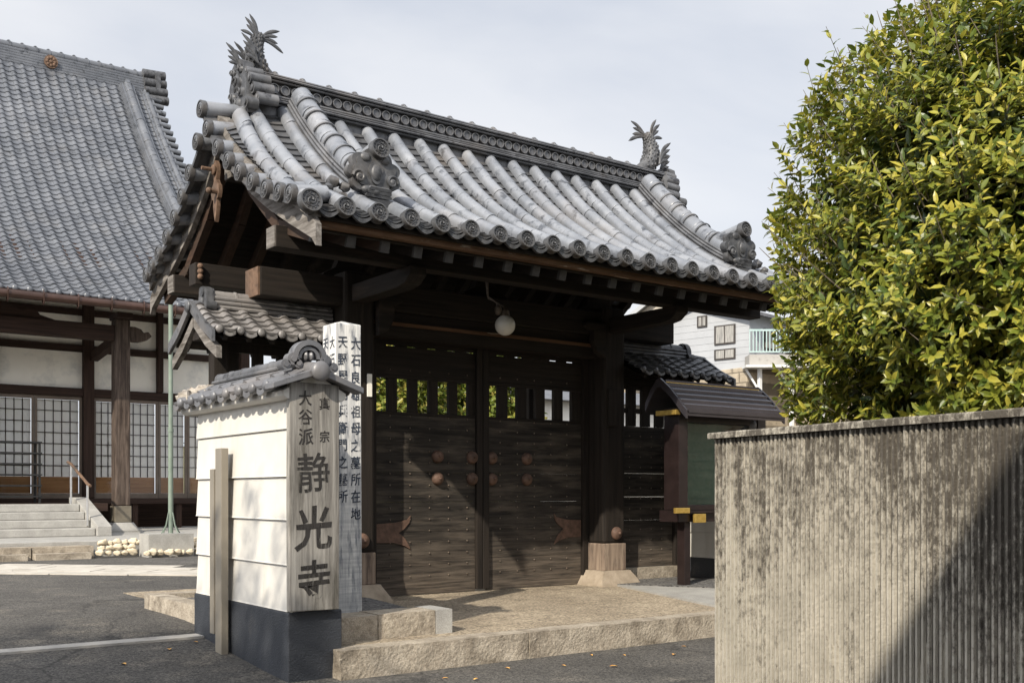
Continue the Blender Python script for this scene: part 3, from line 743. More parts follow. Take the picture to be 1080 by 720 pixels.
# bargeboards
BP = [(1.97,2.96),(1.9,3.03),(1.5,3.22),(1.1,3.42),(.75,3.62),(.4,3.88),(.12,4.14),(.0,4.26)]
for xb, sx in ((XL+.13,-1),(XR-.13,1)):
    for fb in (-1, 1):
        low = [(RY+fb*q, z) for q, z in BP]; up = [(RY+fb*q, z+.17+.03*(1-q/2)) for q, z in BP]
        o = MB().prism(low+up[::-1], lambda a,b,t: (t,a,b), xb, xb+sx*.055).build("bargeboard", wood_grey, gate, bevel=.004)
        # stepped batten above it
        l2 = [(RY+fb*q, z+.17+.03*(1-q/2)) for q, z in BP[1:]]; u2 = [(RY+fb*q, z+.255+.03*(1-q/2)) for q, z in BP[1:]]
        MB().prism(l2+u2[::-1], lambda a,b,t: (t,a,b), xb-sx*.03, xb+sx*.085).build("verge_batten", wood_grey, o)
    # pendant
    mb = MB(); xx = xb+sx*.06
    pend = [(0,4.10),(.05,4.06),(.06,3.98),(.035,3.92),(.07,3.88),(.11,3.86),(.12,3.80),(.09,3.75),(.05,3.74),(.055,3.68),(.03,3.60),(0,3.54)]
    pend = pend + [(-a,b) for a,b in pend[::-1][1:-1]]
    mb.prism(pend, lambda a,b,t: (t,RY+a*.8,b), xx, xx+sx*.035)
    o = mb.build("gable_pendant", wood_end if sx < 0 else wood_grey, gate, smooth=40)
    mb = MB(); mb.tube([(xx-sx*.02,RY,4.01),(xx+sx*.16,RY,4.01)], .018, 8); mb.ball((xx+sx*.05,RY,4.01), (.02,.05,.05), 10, 6)
    mb.tube([(xx,RY-.05,3.80),(xx+sx*.1,RY-.05,3.80)], .022, 8); mb.ball((xx+sx*.11,RY-.05,3.80), .03, 8, 6); mb.build_each("peg", wood_end, o, smooth=40)
# purlins and beams
for (q, z0, z1, xa) in ((-1.22,3.07,3.25,3.60),(1.22,3.07,3.25,3.60),(0,3.95,4.15,3.72)):
    o = MB().box(xa, 2*CX-xa, RY+q-.085, RY+q+.085, z0, z1).build("purlin", wood_x, gate, bevel=.006)
    MB().box(xa-.012, xa, RY+q-.08, RY+q+.08, z0+.005, z1-.005).build("end_grain", wood_grey, o)
o = MB().box(3.60, 2*CX-3.6, 9.93, 10.1, 3.06, 3.27).build("tie_beam", wood_x, gate, bevel=.008)
mb = MB(); [mb.ball((3.64+.0, 9.9, 3.23-k*.05), (.03,.03,.03), 8, 6) for k in range(3)]; mb.build("carved_nail_cover", wood_end, o, smooth=40)
o = MB().box(3.92, 9.24, 9.14, 9.44, 2.87, 3.14).build("crossbeam", wood_x, gate, bevel=.012)
MB().box(3.90, 3.919, 9.145, 9.435, 2.875, 3.135).build("end_grain", wood_end, o)
MB().box(5.06, 8.14, 9.2, 9.42, 2.62, 2.868).build("lintel", wood_x, gate, bevel=.006)
MB().box(5.06, 8.14, 9.165, 9.199, 2.735, 2.765).build("lintel_ledge", fascia_m, gate)
# pillars with sleeves and stone plinths
PILL = (4.925, 8.235)
for i, px in enumerate(PILL):
    pw = .165
    o = MB().box(px-pw, px+pw, 9.1, 9.43, .485, 3.2).build("pillar", wood_z, gate, bevel=.03)
    MB().box(px-pw-.008, px+pw+.008, 9.092, 9.438, .17, .485).build("sleeve", sleeve_m, o, bevel=.012)
    pm = MB(); a = .33; b_ = .235
    zc = (-.01, .06, .17); 
    rows = []
    for (hw, z) in ((a,-.02),(a*.97,.02),(.27,.10),(b_,.15),(b_-.01,.172)):
        ring = []
        for (sx_, sy_) in ((-1,-1),(-.3,-1.05),(.3,-1.05),(1,-1),(1.05,-.3),(1.05,.3),(1,1),(.3,1.05),(-.3,1.05),(-1,1),(-1.05,.3),(-1.05,-.3)):
            p = Vector((px+hw*sx_*.92, 9.265+hw*sy_*.92, z)); ring.append(p + noise.noise_vector(p*7)*.012)
        rows.append(ring)
    pm.grid(rows, True); b0 = len(pm.v)-12; pm.f.append(tuple(range(b0, b0+12))); pm.build("plinth", plinth_m, o, smooth=50)
    kb = MB(); kb.ball((px+.02, 9.09, .60), (.075,.055,.075), 16, 10); kb.ball((px+.02, 9.035, .60), .02, 8, 6); kb.build("iron_knob", rust, o, smooth=60)
    # bracket arms running forward and back through the pillar head
    arm = [(8.02,3.07),(8.02,3.0),(8.12,2.93),(8.25,2.91),(8.6,2.905),(10.8,2.905),(10.8,3.07)]
    MB().prism(arm, lambda p_,q_,t: (t,p_,q_), px-.085, px+.085).build("bracket_arm", wood_y, gate, bevel=.006)
    nose = [(px+.18,2.60),(px+.30,2.66),(px+.36,2.78),(px+.36,2.9),(px+.46,2.95),(px+.46,2.99),(px+.18,2.99)] if i == 0 else [(px-.18,2.60),(px-.30,2.66),(px-.36,2.78),(px-.36,2.9),(px-.46,2.95),(px-.46,2.99),(px-.18,2.99)]
    if i: nose = nose[::-1]
    MB().prism(nose, lambda p_,q_,t: (p_,t,q_), 9.05, 9.135).build("carved_bracket", wood_x, gate, bevel=.006)
    jx = (5.10,5.255) if i == 0 else (7.985,8.06)
    MB().box(jx[0], jx[1], 9.36, 9.5, .0, 2.62).build("door_jamb", wood_z, gate, bevel=.004)
    # rear supports
    MB().box(px-.09, px+.09, 10.6, 10.78, .1, 2.905).build("rear_post", wood_z, gate, bevel=.01)
# ridge struts on the crossbeam
for x in (4.925, 6.58, 8.235):
    st = [(-.3,3.14),(-.27,3.2),(-.14,3.27),(-.07,3.45),(-.06,3.95),(.06,3.95),(.07,3.45),(.14,3.27),(.27,3.2),(.3,3.14)]
    MB().prism(st, lambda a,b,t: (x+a,t,b), 9.33, 9.43).build("ridge_strut", wood_x, gate)
# doors
DY = 9.40
def leaf(x0, x1, starts, wd, hinge):
    mb = MB()
    zs = [.012,.36,.66,.97,1.28,1.58,1.865]
    for i in range(6):
        j = random.uniform(-.002,.003); mb.box(x0, x1, DY+j, DY+.05, zs[i]+.0006, zs[i+1]-.0006)
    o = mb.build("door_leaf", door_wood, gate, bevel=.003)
    st = MB(); cur = x0
    for s in starts:
        if s > cur+.005: st.box(cur, s, DY, DY+.05, 1.895, 2.235)
        cur = s+wd
    if cur < x1-.004: st.box(cur, x1, DY, DY+.05, 1.895, 2.235)
    st.build("slot_bars", wood_z, o, bevel=.003)
    rl = MB(); rl.box(x0, x1, DY-.006, DY+.05, 1.866, 1.894); rl.box(x0, x1, DY-.006, DY+.05, 2.236, 2.27); rl.build("slot_rail", wood_x, o, bevel=.002)
    tp = MB(); tp.box(x0, x1, DY, DY+.045, 2.272, 2.563)
    c = x0
    while c < x1-.1: tp.box(c, min(c+.13, x1), DY, DY+.045, 2.564, 2.576); c += .247
    tp.box(x0, x1, DY, DY+.045, 2.5765, 2.618)
    tp.build("top_panel", wood_x, o, bevel=.002)
    stud = MB()
    for cx in [x0+.17+.237*k for k in range(5)]:
        for i in range(19):
            z = .2 + i*.118
            if 1.86 < z < 2.27: continue
            if abs(z-.66) < .1 and (abs(cx-hinge) < .4): continue
            stud.ball((cx, DY-.004, z), (.0095,.009,.0095), 6, 4)
    stud.build("nail_studs", iron, o, smooth=60)
    return o
lf = leaf(5.26, 6.485, [5.27+.247*k for k in range(5)], .14, 5.3)
rfl = leaf(6.645, 7.98, [6.66+.262*k for k in range(5)], .135, 7.95)
def knob(x, z, par):
    kb = MB(); n = 16
    rows = [[(x+rr*math.cos(2*math.pi*k/n), DY+y, z+rr*math.sin(2*math.pi*k/n)) for k in range(n)] for rr, y in ((.068,.0),(.07,-.008),(.064,-.03),(.048,-.048),(.026,-.058),(.012,-.06),(.011,-.078),(.002,-.082))]
    kb.grid(rows, True); kb.build("iron_boss", rust, par, smooth=50)
for z in (1.445, 1.215):
    knob(6.0, z, lf); knob(6.44, z, lf); knob(6.70, z, rfl); knob(7.18, z, rfl)
MB().box(6.487, 6.563, DY-.035, DY+.05, .03, 2.62).build("meeting_stile", wood_z, lf, bevel=.006)
MB().box(6.567, 6.643, DY-.045, DY+.05, .03, 2.62).build("meeting_stile", wood_z, rfl, bevel=.006)
def hinge(x, sx, par):
    pts = [(0,.75),(.22,.76),(.36,.79),(.40,.83),(.385,.76),(.33,.70),(.26,.655),(.33,.60),(.385,.52),(.40,.48),(.33,.52),(.2,.555),(0,.56)]
    q = [(x+sx*a, b) for a, b in pts]
    MB().prism(q if sx > 0 else q[::-1], lambda a,b,t: (a,t,b), DY-.012, DY-.002).build("swallowtail_hinge", rust, par)
hinge(5.27, 1, lf); hinge(7.97, -1, rfl)
MB().box(7.2, 9.0, 9.55, 9.67, -.01, .10).build("back_sill", wood_x, gate, bevel=.005)
o = MB().box(8.12, 8.25, 9.07, 9.095, 1.83, 2.25).build("pillar_plaque", wood_z, gate, bevel=.004)
o = MB().box(5.0, 5.05, 9.085, 9.097, 2.0, 2.22).build("paper_plate", plaster_w, gate)

# ------------------------------------------------------------------ globe lamp
lp = thing("globe_lamp", "white glass globe lamp hanging under the gate eave", "lamp", (6.41, 8.75, 2.79))
MB().ball((6.41,8.75,2.78), .105, 24, 16).build("globe", globe_m, lp, smooth=80)
mb = MB(); mb.tube([(6.41,8.75,2.87),(6.41,8.75,2.93)], [.05,.04], 14); mb.tube([(6.41,8.75,2.93),(6.41,8.78,2.98),(6.36,8.85,3.03),(6.33,8.95,3.1),(6.33,9.0,3.42)], .009, 6); mb.build("holder", iron, lp, smooth=40)
mb = MB(); mb.ball((6.33,8.76,2.93), (.035,.04,.055), 10, 8); mb.tube([(6.33,8.78,2.98),(6.33,8.8,3.02),(6.27,8.85,3.05),(6.27,8.86,3.3)], .006, 6); mb.build("sensor", iron, lp, smooth=40)
mb = MB(); mb.beam((6.32,8.2,3.33),(6.32,9.0,3.48), .05,.03); mb.build("bracket", wood_y, lp)

# ------------------------------------------------------------------ side gates with small roofs
def small_roof(root, xa, xb, ry, tm, out, gap=.16):
    """out: -1 gable end on the left, +1 on the right"""
    prof = curve_profile(.52, 2.475, .05, 2.745, .45, 8)
    for sg in (-1, 1):
        M, L_ = roofmap(prof, lambda a,q,z, sg=sg: Vector((a, ry+sg*q, z)))
        nc = int(round((xb-xa)/.2))
        mb = MB(); pantiles(mb, M, L_, xa, nc, (xb-xa)/nc, .105, .028, 0, .02)
        o = mb.build("roof_slope", tm, root, smooth=40, recalc=False)
        if sg == -1:
            eb = MB()
            for c in range(nc):
                x = xa + (xb-xa)/nc*(c+.25); p = M(x, 0, .012); eb.ball((p.x, p.y-.012, p.z), (.037,.02,.037), 12, 8)
                eb.prism([(x+.04+k*.022, p.z-.005-.022*math.sin(math.pi*k/5)) for k in range(6)] + [(x+.15-k*.022, p.z-.035-.022*math.sin(math.pi*(5-k)/5)) for k in range(6)], lambda a,b,t: (a,t,b), p.y-.01, p.y+.02)
            eb.build("eave_end_balls", tm, o, smooth=50)
        mb = MB(); rows = [[M(xa+.02+(xb-xa-.04)*j, L_*i/5, -.03) for j in (0,1)] for i in range(6)]; rows2 = [[M(xa+.02+(xb-xa-.04)*j, L_*i/5, -.05) for j in (0,1)] for i in range(6)]
        mb.grid(rows); mb.grid(rows2); mb.build("soffit", wood_x, root, recalc=False)
        xo = xa if out < 0 else xb
        vg = [(ry+sg*.56,2.44),(ry+sg*.3,2.575),(ry+sg*.03,2.76)]
        MB().prism([(a, b+.03) for a, b in vg]+[(a, b-.07) for a, b in vg[::-1]], lambda a,b,t: (t,a,b), xo+out*.0, xo+out*.03).build("verge_tile", tile_k, o)
        bg_ = [(ry+sg*.56,2.33),(ry+sg*.3,2.46),(ry+sg*.01,2.66)]
        MB().prism(bg_+[(a, b-.10) for a, b in bg_[::-1]], lambda a,b,t: (t,a,b), xo-out*.06, xo-out*.01).build("bargeboard", wood_grey, root)
        for k in range(int((xb-xa)/.22)):
            x = xa+.12+k*.22; MB().beam((x,ry+sg*.5,2.42),(x,ry+sg*.02,2.66), .04,.05).build("rafter", wood_y, root)
    mb = MB(); fxx = lambda t,a,b: Vector((t, ry+a, b))
    a_, b_ = (xa+gap, xb) if out < 0 else (xa, xb-gap)
    for (z, hw, th) in ((2.735,.10,.04),(2.778,.095,.038),(2.819,.085,.038)): noshi(mb, fxx, a_, b_, hw, z, th, seg=.27)
    t_ = MB(); x = a_
    while x < b_-.05:
        e = min(x+.25, b_); t_.tube([(x,ry,2.862),(e-.02,ry,2.862),(e-.018,ry,2.862),(e,ry,2.862)], [.052,.052,.058,.058], 12); x = e
    rr = mb.build("ridge", tm, root, smooth=40); t_.build("ridge_cap", tm, rr, smooth=40)
    # ridge-end scroll plaque
    xo = a_-.03 if out < 0 else b_+.03
    pl = [(ry+.13*math.cos(a)*(1.1 if math.sin(a) < -.2 else .8), 2.80+.14*math.sin(a)) for a in [2*math.pi*k/22 for k in range(22)]]
    mb = MB(); mb.prism(pl, lambda a,b,t: (t,a,b), xo-.035, xo+.035); mb.tube([(xo+out*.05,ry,2.885),(xo-out*.06,ry,2.885)], .05, 12)
    for yy in (-.1,.1): mb.tube([(xo+out*.05,ry+yy,2.755),(xo-out*.05,ry+yy,2.755)], .045, 12)
    mb.ball((xo+out*.04,ry,2.80), (.03,.045,.05), 10, 8); mb.build("ridge_end_ornament", tile_o, rr, smooth=40)
    mb = MB(); xo2 = xa if out < 0 else xb
    mb.tube([(xo2+out*.04,ry,2.745),(xo2-out*.16,ry,2.765)], [.055,.05], 12); mb.ball((xo2+out*.045,ry,2.745), (.02,.056,.056), 12, 8); mb.build("verge_apex_tile", tile_r, rr, smooth=40)
sl = thing("side_gate", "side bay of the gate under a small brownish tiled roof, behind the white inscribed post", "side gate", (4.1,9.42,0))
small_roof(sl, 3.38, 4.74, 9.40, tile_w, -1)
MB().box(3.56, 3.70, 9.34, 9.48, .1, 2.45).build("post", wood_z, sl, bevel=.008)
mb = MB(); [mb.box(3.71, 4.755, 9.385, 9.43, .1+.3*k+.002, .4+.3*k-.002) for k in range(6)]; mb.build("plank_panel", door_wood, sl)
mb = MB(); [mb.box(3.71+.245*k, 3.815+.245*k, 9.385, 9.43, 1.90, 2.36) for k in range(5)]; mb.box(3.71,4.755,9.38,9.435,2.362,2.45); mb.build("slot_bars", wood_z, sl)
MB().box(3.42, 4.757, 9.33, 9.49, 2.451, 2.53).build("head_beam", wood_x, sl)
sr = thing("side_gate", "side bay of the gate with latticed planks and small dark roof behind the notice board", "side gate", (9.05,9.42,0))
small_roof(sr, 8.42, 9.98, 9.40, tile_k, 1, .34)
MB().box(9.46, 9.60, 9.34, 9.48, .1, 2.45).build("post", wood_z, sr, bevel=.008)
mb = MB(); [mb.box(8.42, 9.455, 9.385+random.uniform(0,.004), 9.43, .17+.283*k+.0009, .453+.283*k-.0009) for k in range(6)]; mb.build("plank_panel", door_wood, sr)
mb = MB(); [mb.box(8.42+(0 if k == 0 else .10)+.245*(k-1 if k else 0)+(0 if k == 0 else .10), 8.42+.2+.245*k, 9.39, 9.43, 1.87, 2.33) for k in range(1)]
xx = [8.42,8.60]
cells = [(8.605+.235*k, 8.705+.235*k) for k in range(4)]
cur = 8.42; mb = MB()
for a, b in cells: mb.box(cur, a, 9.385, 9.43, 1.871, 2.36); cur = b
mb.box(cur, 9.455, 9.385, 9.43, 1.871, 2.36)
for a, b in cells: mb.box(a+.001, b-.001, 9.39, 9.425, 2.025, 2.085); mb.box(a+.001, b-.001, 9.39, 9.425, 2.31, 2.36)
mb.build("lattice", wood_z, sr)
MB().box(8.40, 9.76, 9.33, 9.49, 2.451, 2.53).build("head_beam", wood_x, sr); MB().box(8.42, 9.455, 9.375, 9.44, 2.362, 2.449).build("lattice_rail", wood_x, sr)
MB().rough(8.42, 9.6, 9.32, 9.46, .02, .165, .06, .004, 5).build("stone_sill", granite, sr, smooth=50)
mb = MB()
for cx in [8.55+.18*k for k in range(5)]:
    for i in range(13): mb.ball((cx, 9.383, .25+i*.125), (.009,.008,.009), 6, 4)
mb.build("nail_studs", iron, sr, smooth=60)

# ------------------------------------------------------------------ wing walls (left in full, right mostly hidden)
def wing_wall(x0, x1, y0, y1, label, cx, full=True):
    root = thing("wing_wall", label, "wall", ((x0+x1)/2, y0, -.2))
    MB().prism([(y0-.03,-.42),(y1+.02,-.12),(y1+.02,.27),(y0-.03,.27)], lambda a,b,t: (t,a,b), x0-.03, x1+.03).build("painted_base", navy, root, bevel=.008)
    MB().box(x0, x1, y0, y1, .271, 1.70).build("core", plaster, root)
    mb = MB(); zz = [.272,.58,.88,1.17,1.482]
    for i in range(4):
        z0, z1 = zz[i]+.002, zz[i+1]-.004
        for (xs_, sg) in ((x0,-1),(x1,1)):
            mb.prism([(xs_+sg*.001,z0),(xs_+sg*.026,z0),(xs_+sg*.022,z0+.01),(xs_+sg*.006,z1),(xs_+sg*.001,z1)], lambda a,b,t: (a,t,b), y0+.004, y1-.004)
    mb.prism([(x0-.001,1.49),(x0-.022,1.49),(x0-.004,1.69),(x0-.001,1.69)], lambda a,b,t: (a,t,b), y0+.004, y1-.004)
    mb.build("lap_siding", plaster, root)
    cap = MB().prism([(cx-.20,1.68),(cx-.23,1.70),(cx-.23,1.735),(cx,1.86),(cx+.23,1.735),(cx+.23,1.70),(cx+.20,1.68)], lambda a,b,t: (a,t,b), y0-.08, y1+.16).build("plaster_cornice", plaster, root, bevel=.006)
    prof = [(.285,1.765),(.15,1.82),(.03,1.89)]
    for sg in (-1, 1):
        M, L_ = roofmap(prof, lambda a,q,z, sg=sg: Vector((cx+sg*q, a, z)))
        nc = int(round((y1-y0+.25)/.235)); mb = MB(); pantiles(mb, M, L_, y0-.02, nc, .235, .16, .03, 0, .016)
        o = mb.build("cap_tile", tile_c if full else tile_k, root, smooth=40, recalc=False)
        eb = MB()
        for c in range(nc):
            y = y0-.02+.235*(c+.25); p = M(y, 0, .0); eb.ball((p.x+sg*.005,p.y,p.z+.005), (.03,.042,.042), 12, 8)
            eb.tube([(p.x+sg*.01,p.y,p.z),(p.x-sg*.12,p.y,p.z+.05)], [.04,.04], 10)
            eb.prism([(y+.05+k*.024, p.z-.0-.018*math.sin(math.pi*k/5)) for k in range(6)] + [(y+.17-k*.024, p.z-.035-.018*math.sin(math.pi*(5-k)/5)) for k in range(6)], lambda a,b,t: (t,a,b), p.x+sg*.005, p.x-sg*.02)
        eb.build("eave_end_ball", tile_c if full else tile_k, o, smooth=50)
        # front verge arm
        MB().prism([(cx+sg*.03,1.885),(cx+sg*.33,1.775),(cx+sg*.33,1.735),(cx+sg*.03,1.835)], lambda a,b,t: (a,t,b), y0-.15, y0-.02).build("verge_tile", tile_c, o, bevel=.006)
    rr = MB(); fy = lambda t,a,b: Vector((cx+a, t, b))
    for (z, hw, th) in ((1.885,.075,.03),(1.917,.07,.03)): noshi(rr, fy, y0+.1, y1-.1, hw, z, th, seg=.24)
    ro = rr.build("ridge", tile_r, root, smooth=40)
    t_ = MB(); y = y0+.1
    while y < y1-.15:
        e = min(y+.25, y1-.1); t_.tube([(cx,y,1.955),(cx,e-.02,1.955),(cx,e-.018,1.955),(cx,e,1.955)], [.046,.046,.051,.051], 12); y = e
    t_.build("ridge_cap", tile_r, ro, smooth=40)
    mb = MB(); mb.tube([(cx,y0-.17,1.865),(cx,y0-.15,1.87),(cx,y0+.06,1.90)], [.05,.055,.05], 16); mb.ball((cx,y0-.165,1.866), (.068,.035,.068), 18, 10); mb.build("front_ball_tile", tile_c, ro, smooth=50)
    # arch-shaped scroll plaque
    mb = MB(); yy = y0+.04
    def arc(rad, th, n=16): return [(cx+rad*math.cos(a), 1.965+rad*math.sin(a)) for a in [math.pi*k/n for k in range(n+1)]] + [(cx+(rad-th)*math.cos(a), 1.965+(rad-th)*math.sin(a)) for a in [math.pi*(n-k)/n for k in range(n+1)]]
    mb.prism(arc(.125,.035), lambda a,b,t: (a,t,b), yy-.05, yy+.04); mb.prism(arc(.08,.022), lambda a,b,t: (a,t,b), yy-.035, yy+.04)
    mb.prism(arc(.055,.054), lambda a,b,t: (a,t,b), yy-.0, yy+.04)
    for sx_ in (-1, 1):
        for (dx, z, r_) in ((.12,1.955,.042),(.175,1.915,.035),(.085,1.925,.03)):
            mb.tube([(cx+sx_*dx,yy-.045,z),(cx+sx_*dx,yy+.03,z)], r_, 14); mb.tube([(cx+sx_*dx,yy-.055,z),(cx+sx_*dx,yy-.03,z)], r_*.5, 10)
        mb.ball((cx+sx_*.02,yy-.01,1.985), (.022,.03,.035), 8, 6)
    mb.build("scroll_ornament", tile_c, ro, smooth=40)
    return root
ww = wing_wall(3.01, 3.345, 6.52, 8.22, "cream sided wing wall with dark blue base and grey tiled cap, beside the stone steps", 3.15)
mb = MB()
for i in range(46):
    t = random.random(); y = 8.22+.36*t; x = 3.15+random.uniform(-.24,.24)*(1-.3*t); mb.ball((x,y,1.76+.13*(1-abs(x-3.15)/.3)*(1-t*.4)+random.uniform(-.03,.03)), (.07,.08,.055), 10, 7, .9)
mb.build("broken_mortar_end", mortar, ww, smooth=60)
wing_wall(9.62, 9.95, 8.55, 9.3, "short cream wing wall behind the notice board legs", 9.785, False)

# sign plank with brush writing
import_glyph = {}
def glyph(mb, ch, cx, cz, size, plane, depth, bold=.012, sx=1.0):
    """plane 'y': faces -Y at y=depth; plane 'x': faces -X at x=depth; cx is X or Y"""
    if (ch, bold) not in import_glyph:
        cu_ = bpy.data.curves.new("g", 'FONT'); cu_.body = ch; cu_.size = 1; cu_.offset = bold; cu_.extrude = .002; cu_.resolution_u = 3
        ob = bpy.data.objects.new("g", cu_); COL.objects.link(ob); bpy.context.view_layer.update()
        me = bpy.data.meshes.new_from_object(ob.evaluated_get(bpy.context.evaluated_depsgraph_get()))
        vs_ = [v.co.copy() for v in me.vertices]; fs_ = [tuple(p.vertices) for p in me.polygons]
        bpy.data.objects.remove(ob); bpy.data.meshes.remove(me); bpy.data.curves.remove(cu_)
        xs_ = [v.x for v in vs_]; ys_ = [v.y for v in vs_]; mx_, my_ = (min(xs_)+max(xs_))/2, (min(ys_)+max(ys_))/2
        import_glyph[(ch, bold)] = ([(v.x-mx_, v.y-my_, v.z) for v in vs_], fs_)
    vs_, fs_ = import_glyph[(ch, bold)]
    out = []
    for x, y, z in vs_:
        wob = noise.noise(Vector((x*3+cx*9, y*3+cz*7, 0)))*.035
        X_ = (x + y*.04*0 + wob)*size*sx; Y_ = (y + .12*x*.5 + wob*.7)*size
        if plane == 'y': out.append((cx+X_, depth-.0015-z*.3, cz+Y_))
        else: out.append((depth-.0015-z*.3, cx-X_, cz+Y_))
    mb.add(out, fs_)
sb = thing("name_board", "weathered upright plank with the temple name in large black brush characters", "sign", (3.14,6.46,.28))
mb = MB()
nxs = 8
mb.prism([(2.965,.283),(3.325,.278),(3.328,.9),(3.326,1.79),(2.965,1.795),(2.962,1.0)], lambda a,b,t: (a,t,b), 6.435, 6.487)
mb.build("plank", board_wood, sb, bevel=.006)
gm = MB(); YB = 6.435
for ch, x, z, s_ in (("大",3.075,1.69,.105),("谷",3.075,1.565,.11),("派",3.08,1.435,.115),("真",3.215,1.66,.085),("宗",3.215,1.44,.08)): glyph(gm, ch, x, z, s_, 'y', YB, .014, .95)
for ch, x, z, s_ in (("静",3.135,1.20,.275),("光",3.135,.83,.30),("寺",3.14,.49,.27)): glyph(gm, ch, x, z, s_, 'y', YB, .008 if ch == '静' else .02, .92)
gm.build("brush_writing", ink_worn, sb)
# inscribed white post
ps = thing("inscribed_post", "tall square post with flaking white paint and blue black vertical writing", "stone post", (3.965,7.61,.1))
px0, px1, py0, py1 = 3.855, 4.08, 7.50, 7.725
mb = MB(); mb.add([(px0,py0,.08),(px1,py0,.08),(px1,py1,.08),(px0,py1,.08),(px0-.012,py0,2.40),(px1-.012,py0,2.40),(px1-.012,py1,2.40),(px0-.012,py1,2.40),((px0+px1)/2-.012,(py0+py1)/2,2.435)],
    [(0,1,5,4),(1,2,6,5),(2,3,7,6),(3,0,4,7),(4,5,8),(5,6,8),(6,7,8),(7,4,8),(3,2,1,0)]); mb.build("shaft", post_paint, ps, bevel=.006)
gm = MB()
for i, ch in enumerate("大石良雄祖母之墓所在地"): glyph(gm, ch, 4.02, 2.25-i*.135, .105, 'y', py0-.001, .014, .85)
for i, ch in enumerate("天野屋利兵衛門之墓所"): glyph(gm, ch, 3.905, 2.25-i*.135, .105, 'y', py0-.001, .014, .85)
for i, ch in enumerate("大石良雄祖母之墓所在地"): glyph(gm, ch, 7.555, 2.25-i*.135, .10, 'x', px0-.012, .014, .85)
for i, ch in enumerate("天野屋利兵衛門之墓所"): glyph(gm, ch, 7.67, 2.25-i*.135, .10, 'x', px0-.012, .014, .85)
gm.build("painted_writing", ink_post, ps)
# aluminium posts by the wing wall
ap = thing("gate_guide_post", "pair of slim beige metal channels standing against the cream wing wall", "metal post", (2.93,7.9,-.1))
MB().box(2.895, 2.95, 7.45, 7.57, -.16, 1.39).build("wide_channel", alu, ap, bevel=.004)
MB().box(2.895, 2.93, 7.60, 7.68, .02, 1.24).build("narrow_channel", alu, ap, bevel=.004)
MB().box(2.91, 2.935, 7.571, 7.60, .03, 1.22).build("web_plate", alu, ap)

# ------------------------------------------------------------------ notice board
nb = thing("notice_board", "glazed green notice board with curved dark bronze roof and brass fittings", "notice board", (9.2,8.4,0))
rp_ = [(8.10,1.935),(8.16,1.99),(8.25,2.09),(8.36,2.20),(8.5,2.31)]
MBr = MB()
for (pts) in (rp_, [(16.98-p[0], p[1]) for p in rp_][::-1]):
    pass
full = rp_ + [(8.56,2.30),(8.66,2.18),(8.74,2.04)]
low = [(a, b-.03) for a, b in full]
MB().prism(full+low[::-1], lambda a,b,t: (t,a,b), 8.40, 10.0).build("roof", bronze_roof, nb)
mb = MB()
def on_curve(t):
    k_ = t*(len(rp_)-1); i_ = min(int(k_), len(rp_)-2); f_ = k_-i_
    return rp_[i_][0]+(rp_[i_+1][0]-rp_[i_][0])*f_, rp_[i_][1]+(rp_[i_+1][1]-rp_[i_][1])*f_
for k in range(7):
    (ya_, za_), (yb_, zb_) = on_curve(k/7), on_curve((k+1)/7)
    mb.prism([(ya_-.012,za_+.004),(ya_-.012,za_+.030),(yb_-.004,zb_+.008),(yb_-.004,zb_+.002)], lambda a,b,t: (t,a,b), 8.405, 9.995)
mb.build("roof_ribs", bronze_roof, nb)
MB().box(8.42, 9.99, 8.455, 8.475, 2.292, 2.305).build("gold_trim", brass, nb)
for x in (8.372, 10.002): MB().prism([(a,b+.035) for a,b in full]+[(a,b-.06) for a,b in full[::-1]], lambda a,b,t: (t,a,b), x, x+.026).build("roof_edge", bronze_roof, nb)
MB().box(8.42, 9.99, 8.46, 8.56, 2.30, 2.33).build("roof_ridge", bronze_roof, nb)
for x in (8.53, 9.85): MB().box(x, x+.14, 8.36, 8.60, .87, 2.02).build("post", bronze, nb, bevel=.005)
MB().box(8.67, 9.85, 8.56, 8.59, .9, 1.95).build("back_panel", mat("green_felt", (.15,.31,.23), (.2,.36,.28), (1,1,1), 20, 3, .9, .1), nb)
mb = MB(); mb.box(8.671, 9.849, 8.37, 8.58, .87, .93); mb.box(8.671, 9.849, 8.37, 8.58, 1.86, 1.95); mb.build_each("frame_rail", bronze, nb, bevel=.004)
gl = glassmat("cabinet_glass")
MB().add([(8.68,8.40,.935),(9.84,8.40,.935),(9.84,8.40,1.855),(8.68,8.40,1.855)],[(0,1,2,3)]).build("glass", gl, nb, recalc=False)
MB().box(8.47, 10.05, 8.31, 8.36, .84, .868).build("shelf_rail", bronze, nb)
MB().box(8.52, 10.0, 8.36, 8.66, .74, .868).build("bottom_beam", bronze, nb)
for x in (8.64, 9.7): MB().box(x, x+.09, 8.38, 8.50, .02, .738).build("leg", bronze, nb, bevel=.004)
MB().box(8.38, 8.60, 8.26, 8.30, .84, .90).build("brass_fitting", brass, nb, bevel=.004)
MB().box(8.72, 8.90, 8.30, 8.335, .73, .83).build("brass_fitting", brass, nb, bevel=.004)
MB().box(8.40, 8.47, 8.28, 8.60, 1.93, 1.985).build("brass_fitting", brass, nb, bevel=.004)

